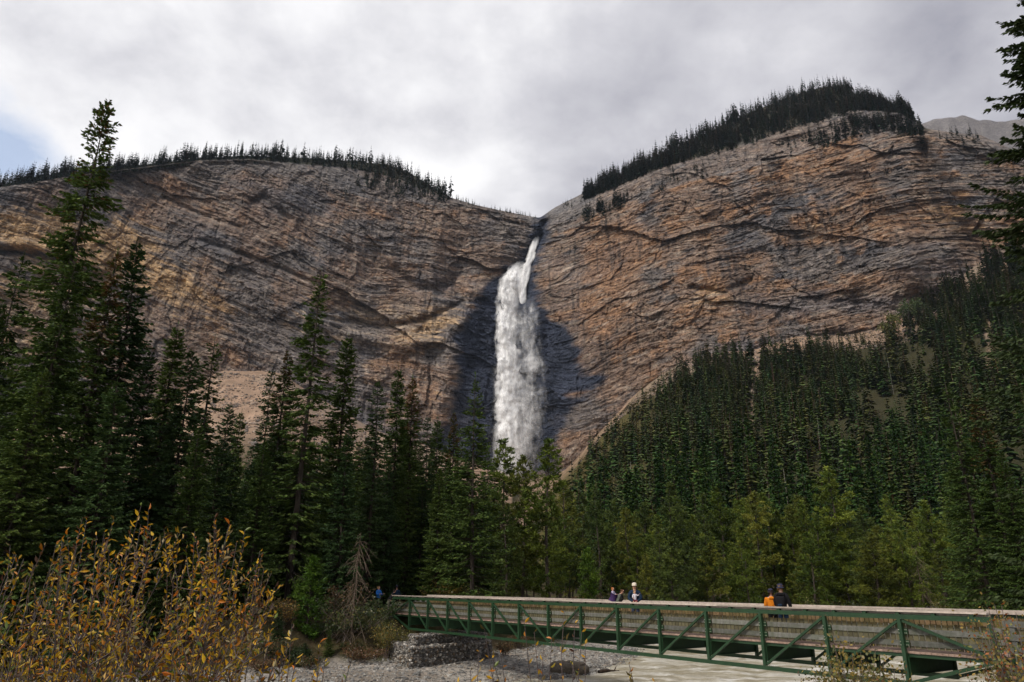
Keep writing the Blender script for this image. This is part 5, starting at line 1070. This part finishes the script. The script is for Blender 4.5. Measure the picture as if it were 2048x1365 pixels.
def willow(label, base, tips, seed, n_ind, name='willow_shrub', twigs=14, leaf=.050, spread=.35, cat='shrub', lean=.0, dens=1.0, rs=1.0):
    """stems from the base to every tip, side twigs near the top, leaves all along the twigs"""
    g = np.random.default_rng(seed); r = empty(name, base, label, cat); st = MB(); LP = []; LD = []
    def leaves(P_, f0, dn):
        P_ = np.array(P_); seg = np.linalg.norm(np.diff(P_, axis=0), axis=1); T0 = np.concatenate([[0], np.cumsum(seg)]); tot = T0[-1]; n = max(2, int(tot*(1-f0)/.031*dn)); s_ = np.linspace(f0*tot, tot, n)
        q = np.stack([np.interp(s_, T0, P_[:, c]) for c in range(3)], 1); d = np.stack([np.interp(s_, T0, np.gradient(P_[:, c])) for c in range(3)], 1); d /= np.linalg.norm(d, axis=1)[:, None]+1e-9
        o = g.normal(0, 1, (n, 3)); o -= (o*d).sum(1)[:, None]*d; o /= np.linalg.norm(o, axis=1)[:, None]; dd = d*g.uniform(.1, 1.0, (n, 1))+o*g.uniform(.5, 1.1, (n, 1))+[0, 0, .10]; LP.append(q); LD.append(dd/np.linalg.norm(dd, axis=1)[:, None])
    for tip in tips:
        e_ = np.array(tip)-np.array(base); b = np.array([g.normal(0, spread), g.normal(0, spread), -.1]); mid = b*.5+e_*.5+np.array([(b-e_)[0]*.12, g.normal(0, .08), .10*np.linalg.norm(e_)])
        t = np.linspace(0, 1, 12)[:, None]; P_ = (1-t)**2*b+2*t*(1-t)*mid+t*t*e_; P_ += np.cumsum(g.normal(0, .045, P_.shape), 0)*t*(1-.5*t); cs = g.choice([.4, .6, .9]); st.tube(P_, np.linspace(.011, .0025, 12)*rs, 5, c=(.07*cs, .035*cs, .028*cs)); leaves(P_, .55, .8*dens)
        for k in range(twigs):
            f = g.uniform(.38, .95); q = P_[int(f*11)]; d = P_[min(int(f*11)+1, 11)]-P_[max(int(f*11)-1, 0)]; d /= np.linalg.norm(d)+1e-9; d = d*.7+g.normal(0, .75, 3)*[1, 1, .6]; d /= np.linalg.norm(d); L_ = g.uniform(.12, .48)*(1.15-f*.5)
            Pt = np.array([q, q+d*L_*.5+g.normal(0, .02, 3)+[0, 0, .02], q+d*L_+[0, 0, .10*L_*4]]); st.tube(Pt, [.0045, .003, .0015], 4, c=(.09*cs, .04*cs, .03*cs)); leaves(Pt, .12, dens)
    st.build('branches', M['twig'], r, smooth=True)
    LP = np.concatenate(LP); LD = np.concatenate(LD); n = len(LP); cm_ = g.choice(len(WC), n, p=WP); sz = leaf*g.uniform(.6, 1.35, n); roll = g.uniform(0, 6.283, n)
    cam_d = LP[:, 1]+base[1]-.25*sz*100; order = np.argsort(cam_d); ind = set(order[:n_ind].tolist())
    Vs = []; Cs = []; Tt_ = []; n0 = 0; ref = Vector((0, 0, 1))
    for k in range(n):
        d = Vector(LD[k]); q_ = d.to_track_quat('Y', 'Z').to_matrix() @ Matrix.Rotation(float(roll[k]), 3, 'Y')
        if k in ind:
            o = ob('leaf', LM[cm_[k]], r, loc=LP[k], scale=(sz[k],)*3); o.rotation_euler = q_.to_euler()
        else:
            V_, T_ = leaf_geo(1, .175, .14+.2*(k % 3)/2); Vs.append((V_*sz[k]) @ np.array(q_).T+LP[k]); Tt_.append(T_+n0); n0 += 7; Cs.append(np.tile(np.array(WC[cm_[k]])*g.uniform(.65, 1.3), (6, 1)))
    if Vs: tag(ob('foliage', mesh('foliage', np.concatenate(Vs), np.concatenate(Tt_), M['leaf'], False, np.concatenate(Cs)), r), kind='stuff')
    return n
SIL = ([-80, 0, 50, 100, 170, 200, 230, 290, 310, 350, 400, 440, 480, 520, 560, 610], [1090, 1118, 1092, 1108, 1062, 1046, 1060, 1005, 1050, 1085, 1050, 1034, 1062, 1120, 1160, 1260])
def tips_in(x0, x1, n, seed, Y0=5.2, Y1=7.4, top=SIL, deep=150):
    g = np.random.default_rng(seed); out = []
    for k in range(n): x = g.uniform(x0, x1); y = np.interp(x, *top)+g.exponential(1)*deep*(k/n); out.append(tuple(at(x, min(y, 1400), g.uniform(Y0, Y1))))
    return out
gz0 = lambda x, y: float(ground_z(x, y))
tot = 0
for lab, bx, by, x0, x1, n_, sd_ in [('leftmost golden brown willow shrub, cut by the left edge', -4.4, 6.2, -90, 150, 34, 1), ('tallest golden brown willow shrub with a spiky top, in the lower left foreground', -3.5, 6.4, 130, 340, 40, 2), ('right-hand willow shrub of the foreground thicket, orange and green leaves', -2.6, 6.3, 320, 545, 42, 3), ('lowest willow shrub in front of the thicket, close to the bottom edge', -2.9, 5.0, 60, 540, 26, 4)]:
    tp = tips_in(x0, x1, n_, sd_) if sd_ < 4 else tips_in(x0, x1, n_, 4, 4.4, 5.4, top=([0, 600], [1220, 1240]), deep=80)
    tot += willow(lab, (bx, by, gz0(bx, by)), tp, sd_, 220)
tot += willow('thin willow sprigs with yellow-green leaves right of the thicket', (-1.9, 6.0, gz0(-1.9, 6)), [tuple(at(x, y, Y)) for x, y, Y in [(600, 1242, 6.2), (575, 1262, 6), (655, 1304, 5.8), (700, 1326, 5.7), (622, 1300, 5.5), (560, 1300, 5.6), (680, 1345, 5.4), (500, 1310, 5.5), (640, 1340, 5.2), (590, 1335, 5.3)]], 11, 120, twigs=2, spread=.15)
tot += willow('open willow shrub with sparse yellow leaves before the boulder', (.35, 6.6, gz0(.35, 6.6)), [tuple(at(x, y, Y)) for x, y, Y in [(975, 1243, 6.6), (1030, 1252, 6.5), (1000, 1285, 6.3), (1075, 1262, 6.7), (1118, 1228, 6.8), (1140, 1245, 6.6), (1190, 1300, 6.9), (1172, 1275, 6.7), (1050, 1330, 6.2), (1105, 1262, 6.5), (1085, 1290, 6.5)]], 12, 260, twigs=3, spread=.07, dens=.38, leaf=.055)
tot += willow('small willow sprig with orange leaves left of the open shrub', (-.3, 6.2, gz0(-.3, 6.2)), [tuple(at(x, y, Y)) for x, y, Y in [(950, 1315, 6.2), (925, 1345, 6.1), (965, 1348, 6.1), (935, 1335, 6.0)]], 13, 90, twigs=3, spread=.05, dens=.5, leaf=.055)
tot += willow('row of willow twig tips at the bottom edge under the bridge', (1.1, 6.0, gz0(1.1, 6)), [tuple(at(x, y, Y)) for x, y, Y in [(1180, 1348, 6), (1240, 1345, 6.1), (1285, 1355, 6.1), (1330, 1352, 6), (1205, 1360, 5.9)]], 14, 90, twigs=3, spread=.2, dens=.5, leaf=.05)
print('willow leaves', tot)

# ------------------------------------------------------------------ people
def skin(name, pts, edges, mat, parent, sub=1, root=0):
    me = bpy.data.meshes.new(name); me.from_pydata([p[:3] for p in pts], edges, []); o = ob(name, me, parent)
    md = o.modifiers.new('skin', 'SKIN'); md.use_smooth_shade = True
    for k, p in enumerate(pts):
        r_ = p[3]; me.skin_vertices[0].data[k].radius = (r_, p[4] if len(p) > 4 else r_)
    me.skin_vertices[0].data[root].use_root = True
    s = o.modifiers.new('sub', 'SUBSURF'); s.levels = sub; s.render_levels = sub; me.materials.append(mat); return o
SKIN = material('skin', lambda g: g.pr(g.mix((.42, .22, .15), (.55, .32, .22), g.noise(20, 3)), .5, .4))
def person(loc, rz, H, label, top, legs, hair, shoe=(.05, .04, .035), hat=None, hatc=None, lean=0., arms=None, bulk=1.0, headturn=0., headnod=0., child=False, hood=False, longhair=False, armlen=1.0, seated=False):
    """figure facing local -Y; lean tips the trunk forward; arms = ((elbow),(wrist)) for left and right in shares of height"""
    r = empty('person', loc, label, 'person', rz=rz); h = H/1.75*1.0; hs = h*(1.28 if child else 1.0)
    cL, sL = math.cos(lean), math.sin(lean)
    def up_(x, y, z):            # trunk point, bent at the hip
        dz = z-.95; return (x*h, (y*cL-dz*sL)*h, (.95+y*sL+dz*cL)*h)
    pelvis = (0, 0, .95*h); wa = up_(0, 0, 1.10); ch = up_(0, 0, 1.30); nb_ = up_(0, .01, 1.44); nk = up_(0, 0, 1.50)
    hd = Vector(nk); ht = Vector((0, -math.sin(lean*.5+headnod), math.cos(lean*.5+headnod)))
    h1 = hd+ht*.055*hs+Vector((0, -.015*hs, 0)); h2 = hd+ht*.13*hs+Vector((0, -.01*hs, 0)); h3 = hd+ht*.20*hs
    P_ = [(*pelvis, .125*h, .095*h), (*wa, .115*h, .085*h), (*ch, .15*h, .10*h), (*nb_, .075*h, .065*h), (*nk, .05*h), (*h1, .068*hs), (*h2, .082*hs), (*h3, .066*hs)]
    Eg = [(0, 1), (1, 2), (2, 3), (3, 4), (4, 5), (5, 6), (6, 7)]
    nose = h1+Vector((math.sin(headturn)*.09, -math.cos(headturn)*.09, .03))*hs; P_.append((*nose, .014*hs)); Eg.append((6, 8))
    arms = arms or (((.25, -.02, 1.12), (.27, -.10, .90)), ((-.25, -.02, 1.12), (-.27, -.10, .90)))
    AR = []
    for s, (el, wr_) in zip((1, -1), arms):
        sh = up_(s*.175, 0, 1.40); el = up_(*el); wr_ = up_(*wr_); n0 = len(P_); P_ += [(*sh, .058*h), (*el, .042*h), (*wr_, .027*h)]; Eg += [(3, n0), (n0, n0+1), (n0+1, n0+2)]; AR.append((sh, el, wr_))
        f = (Vector(wr_)-Vector(el)).normalized(); sd0 = f.cross(Vector((0, 0, 1)));  sd0 = sd0.normalized() if sd0.length > .1 else Vector((1, 0, 0)); nn = sd0.cross(f)
        palm = Vector(wr_)+f*.06*h; P_.append((*palm, .034*h, .016*h)); Eg.append((n0+2, n0+3))
        for q, (off, ln) in enumerate(((-.03, .07), (-.011, .085), (.010, .08), (.030, .062))):
            k1 = palm+f*.04*h+sd0*off*h; k2 = k1+f*ln*.5*h-nn*.008*h; k3 = k1+f*ln*h-nn*.03*h; m0 = len(P_); P_ += [(*k1, .009*h), (*k2, .008*h), (*k3, .006*h)]; Eg += [(n0+3, m0), (m0, m0+1), (m0+1, m0+2)]
        t1_ = Vector(wr_)+f*.03*h+sd0*.035*h; t2_ = t1_+f*.04*h+sd0*.022*h; m0 = len(P_); P_ += [(*t1_, .011*h), (*t2_, .008*h)]; Eg += [(n0+3, m0), (m0, m0+1)]
    LG = []
    for s in (1, -1):
        if seated: hp, kn, an, to = (s*.09*h, 0, .90*h), (s*.12*h, -.22*h, .80*h), (s*.12*h, -.26*h, .50*h), (s*.12*h, -.36*h, .46*h)
        else: hp, kn, an, to = (s*.09*h, 0, .88*h), (s*.10*h, -.02*h, .48*h), (s*.11*h, .02*h, .08*h), (s*.12*h, -.13*h, .035*h)
        n0 = len(P_); P_ += [(*hp, .085*h), (*kn, .055*h), (*an, .038*h), (*to, .032*h)]; Eg += [(0, n0), (n0, n0+1), (n0+1, n0+2), (n0+2, n0+3)]; LG.append((hp, kn, an, to))
    skin('body', P_, Eg, SKIN, r)
    b_ = bulk; dn = up_(0, 0, .84)
    J = [(*up_(0, 0, .80 if b_ > 1.1 else .88), .150*h*b_, .118*h*b_), (*wa, .145*h*b_, .112*h*b_), (*ch, .175*h*b_, .125*h*b_), (*nb_, .095*h, .085*h)]; JE = [(0, 1), (1, 2), (2, 3)]
    for sh, el, wr_ in AR: n0 = len(J); w2_ = Vector(el)*.06+Vector(wr_)*.94; J += [(*sh, .078*h*b_), (*el, .060*h*b_), (*w2_, .044*h*b_)]; JE += [(3, n0), (n0, n0+1), (n0+1, n0+2)]
    skin('jacket', J, JE, top, r)
    if hood: skin('hood', [(*up_(-.08, .09, 1.44), .05*h), (*up_(0, .12, 1.42), .07*h), (*up_(.08, .09, 1.44), .05*h)], [(0, 1), (1, 2)], top, r, root=1)
    Tp = [(*pelvis, .135*h, .108*h)]; TE = []
    for hp, kn, an, to in LG: n0 = len(Tp); Tp += [(*hp, .098*h), (*kn, .072*h), (an[0], an[1], an[2]+.02*h, .055*h)]; TE += [(0, n0), (n0, n0+1), (n0+1, n0+2)]
    skin('trousers', Tp, TE, legs, r)
    for hp, kn, an, to in LG: skin('shoe', [(an[0], an[1]+.03*h, an[2]-.03*h, .045*h), (an[0], (an[1]+to[1])/2, to[2]+.012*h, .044*h), (to[0], to[1]-.02*h, to[2]+.004*h, .036*h)], [(0, 1), (1, 2)], cm('shoe', shoe), r, root=1)
    q2_ = h2+Vector((-math.sin(headturn)*.012, math.cos(headturn)*.022, .012))*hs; q3 = h3+Vector((0, .016, .002))*hs
    Hh = [(*(q2_+Vector((0, .02, -.035))*hs), .070*hs), (*q2_, .086*hs), (*q3, .074*hs)]
    if longhair: Hh.insert(0, (*(q2_+Vector((0, .05, -.12))*hs), .05*hs))
    skin('hair', Hh, [(k, k+1) for k in range(len(Hh)-1)], hair, r, root=1)
    fy_ = Vector((math.sin(headturn), -math.cos(headturn), 0)); rt_ = Vector((math.cos(headturn), math.sin(headturn), 0))
    for s in (1, -1):
        m = MB(); stones(m, np.array([(h2+fy_*.083*hs+rt_*s*.03*hs+Vector((0, 0, -.005*hs)))[:]]), np.array([.011*hs]), [(1, 1, 1)], 1.0); m.build('eye', cm('eye_dark', (.03, .02, .02)), r)
    m = MB(); m.box(*[tuple((h1+fy_*.066*hs)[i]+d_[i]*hs for i in range(3)) for d_ in ((-.022, -.008, -.004), (.022, .004, .005))]); m.build('mouth', cm('lip', (.35, .12, .10)), r)
    if hat:
        t_ = h3+ht*.022*hs; m = MB(); n_ = 16; A_ = np.arange(n_)/n_*2*np.pi
        prof = [(.098, -.075), (.100, -.02), (.088, .03), (.05, .058), (.0, .064)] if hat != 'bucket' else [(.165, -.085), (.160, -.092), (.104, -.05), (.098, .0), (.086, .045), (.04, .06), (.0, .062)]
        Vh = np.array([[(math.cos(a)*p_, math.sin(a)*p_*1.08, z_) for a in A_] for p_, z_ in prof]).reshape(-1, 3)*hs+np.array(t_)
        i_ = np.arange(len(prof)-1)[:, None]*n_; j_ = np.arange(n_)[None]; m.add(Vh, np.stack([i_+j_, i_+(j_+1) % n_, i_+n_+(j_+1) % n_, i_+n_+j_], -1).reshape(-1, 4))
        if hat == 'cap':
            c_ = t_+fy_*.13*hs+Vector((0, 0, -.065*hs)); br_ = np.array([(fy_*.08*hs*math.cos(a)+rt_*.075*hs*math.sin(a)) for a in A_])+np.array(c_); Vb = np.vstack([br_, br_+[0, 0, .012*hs]]); j_ = np.arange(n_)
            m.add(Vb, np.stack([j_, (j_+1) % n_, (j_+1) % n_+n_, j_+n_], -1)); m.add([Vb[n_:].mean(0)]+list(Vb[n_:]), T=[(0, 1+k, 1+(k+1) % n_) for k in range(n_)])
        m.build('hat', hatc, r, smooth=True)
    return r
def on_deck(px, py, y): 
    a, e = ray(px, py); a = float(a); s = (a*(B0.y+math.cos(BR)*y)-(B0.x-math.sin(BR)*y))/(math.cos(BR)-a*math.sin(BR)); return bw(s, y, .0)
NAVY = cm('navy_cloth', (.012, .025, .05)); BLK = cm('black_cloth', (.012, .012, .014)); ORG = cm('orange_jacket', (.55, .17, .012)); WHT = cm('white_knit', (.62, .58, .62)); GRY = cm('grey_green_cloth', (.10, .11, .09)); PUR = cm('purple_cloth', (.045, .025, .08)); BLU = cm('blue_jacket', (.03, .16, .50)); JEAN = cm('denim_cloth', (.04, .05, .08)); MAR = cm('maroon_cloth', (.12, .02, .035))
HRED = cm('red_hair', (.45, .16, .045)); HBRN = cm('brown_hair', (.10, .05, .025)); HBLD = cm('blond_hair', (.42, .26, .12)); HDRK = cm('dark_hair', (.03, .02, .018)); CAPM = cm('cream_cap', (.62, .55, .45)); HATN = cm('navy_hat', (.035, .035, .06))
# woman bending towards the right with a child in a carrier on her back
w0 = on_deck(1232, 1190, 1.25); person(w0, R(70), 1.66, 'woman with brown hair and grey-green sleeves bending forward under a child carrier', GRY, BLK, HBRN, lean=.45, longhair=True, headnod=.25, headturn=-.3, arms=(((.24, -.05, 1.12), (.20, -.22, 1.0)), ((-.24, -.05, 1.12), (-.20, -.22, 1.0))))
cr_ = empty('child_carrier', w0, 'dark purple child carrier on the back of the bending woman', 'child carrier', rz=R(70))
def back_pt(y, z, lean=.55, h=1.66/1.75): dz = z-.95; return ((y*math.cos(lean)-dz*math.sin(lean))*h, (.95+y*math.sin(lean)+dz*math.cos(lean))*h)
y1_, z1_ = back_pt(.24, 1.0); y2_, z2_ = back_pt(.30, 1.32); y3_, z3_ = back_pt(.14, 1.36)
skin('seat_bag', [(0, y1_, z1_, .13), (0, (y1_+y2_)/2, (z1_+z2_)/2, .165), (0, y2_, z2_-.03, .13)], [(0, 1), (1, 2)], PUR, cr_, root=1)
for s in (-1, 1): part('frame_tube', (s*.13, y1_-.08, z1_-.15), (s*.12, y3_, z3_+.08), .022, .022, BLK, up=(1, 0, 0), parent=cr_)
for s in (-1, 1): skin('shoulder_strap', [(s*.09, *back_pt(.14, 1.34), .022), (s*.10, *back_pt(.02, 1.50), .022), (s*.10, *back_pt(-.13, 1.34), .022), (s*.12, *back_pt(-.10, 1.15), .02)], [(0, 1), (1, 2), (2, 3)], BLK, cr_)
cw = Vector((0, (y1_+y2_)/2+.02, 0)); cw.rotate(Euler((0, 0, R(70)))); person(w0+cw+Vector((0, 0, (z1_+z2_)/2-.50)), R(60), .92, 'red-haired child in a white and purple top riding in the carrier', cm('lilac_cloth', (.40, .36, .48)), MAR, HRED, child=True, seated=True, arms=(((.2, -.12, 1.2), (.14, -.26, 1.2)), ((-.2, -.12, 1.2), (-.14, -.26, 1.2))), longhair=True)
# man with a cream cap holding a toddler
m0_ = on_deck(1269, 1180, 1.2); person(m0_, R(-8), 1.80, 'man in a navy jacket and cream cap holding a toddler in front of him', NAVY, JEAN, HBRN, hat='cap', hatc=CAPM, bulk=1.12, arms=(((.26, -.10, 1.16), (.06, -.30, 1.05)), ((-.26, -.10, 1.16), (-.06, -.31, 1.03))))
tv = Vector((0, -.26, 0)); tv.rotate(Euler((0, 0, R(-8)))); person(m0_+tv+Vector((0, 0, .70)), R(10), .80, 'blond toddler in a white knit top held by the man in cap', WHT, MAR, HBLD, child=True, seated=True, arms=(((.26, -.03, 1.30), (.34, -.12, 1.42)), ((-.24, -.06, 1.22), (-.26, -.2, 1.15))))
# orange jacket and dark coat, backs to us
o0 = on_deck(1543, 1200, 1.25); person(o0, R(165), 1.60, 'person in an orange hooded jacket and dark knit hat, seen from behind', ORG, BLK, HDRK, hat='beanie', hatc=HATN, bulk=1.22, hood=True, arms=(((.24, -.02, 1.14), (.18, -.20, 1.05)), ((-.24, -.02, 1.14), (-.18, -.2, 1.05))))
d0 = on_deck(1562, 1190, 1.35); person(d0, R(150), 1.76, 'person in a dark coat and navy bucket hat, back turned, beside the orange jacket', BLK, NAVY, HBLD, hat='bucket', hatc=HATN, bulk=1.15, hood=True, headturn=-.5)
bp_ = empty('backpack', d0, 'black backpack worn by the person in the navy bucket hat', 'backpack', rz=R(150))
skin('bag', [(0, .24, 1.0, .17, .10), (0, .26, 1.2, .18, .12), (0, .24, 1.38, .15, .10)], [(0, 1), (1, 2)], BLK, bp_, root=1); skin('pocket', [(0, .37, 1.02, .10, .05), (0, .38, 1.15, .10, .05)], [(0, 1)], NAVY, bp_)
for s in (-1, 1): skin('strap', [(s*.11, .16, 1.42, .02), (s*.12, .02, 1.49, .02), (s*.12, -.14, 1.35, .02), (s*.14, -.08, 1.12, .02)], [(0, 1), (1, 2), (2, 3)], BLK, bp_)
# hikers on the path at the left end
def on_path(px, py, Y): p = at(px, py, Y); return Vector((p.x, p.y, -.08))
person(on_path(757, 1190, 52.5), R(60), 1.72, 'hiker in a bright blue jacket beside the left end of the bridge', BLU, BLK, HBLD, bulk=1.15, arms=(((.25, -.05, 1.16), (.2, -.28, 1.2)), ((-.25, -.05, 1.16), (-.2, -.28, 1.2))))
person(on_path(779, 1200, 51.2), R(100), 1.62, 'hiker dressed all in black, bending at the left end of the bridge', BLK, BLK, HDRK, lean=.6, bulk=1.15)
person(on_path(793, 1190, 53.5), R(200), 1.72, 'hiker in dark navy clothes and cap behind the left end of the bridge rail', NAVY, BLK, HDRK, hat='beanie', hatc=HATN, bulk=1.1)

# ------------------------------------------------------------------ thin mountain air
hm = MB(); hm.box((-2600, -700, -6), (3000, 3300, 1050)); hz = ob('haze', hm.data('haze', None)); tag(hz, 'thin bluish mountain air between the viewer and the cliffs', kind='stuff')
mh = bpy.data.materials.new('mountain_air'); mh.use_nodes = True; t = mh.node_tree; t.nodes.clear(); v = t.nodes.new('ShaderNodeVolumePrincipled'); o = t.nodes.new('ShaderNodeOutputMaterial')
v.inputs['Color'].default_value = (.70, .82, 1, 1); v.inputs['Density'].default_value = 3.5e-5; v.inputs['Anisotropy'].default_value = .2; t.links.new(v.outputs[0], o.inputs['Volume']); hz.data.materials.append(mh)
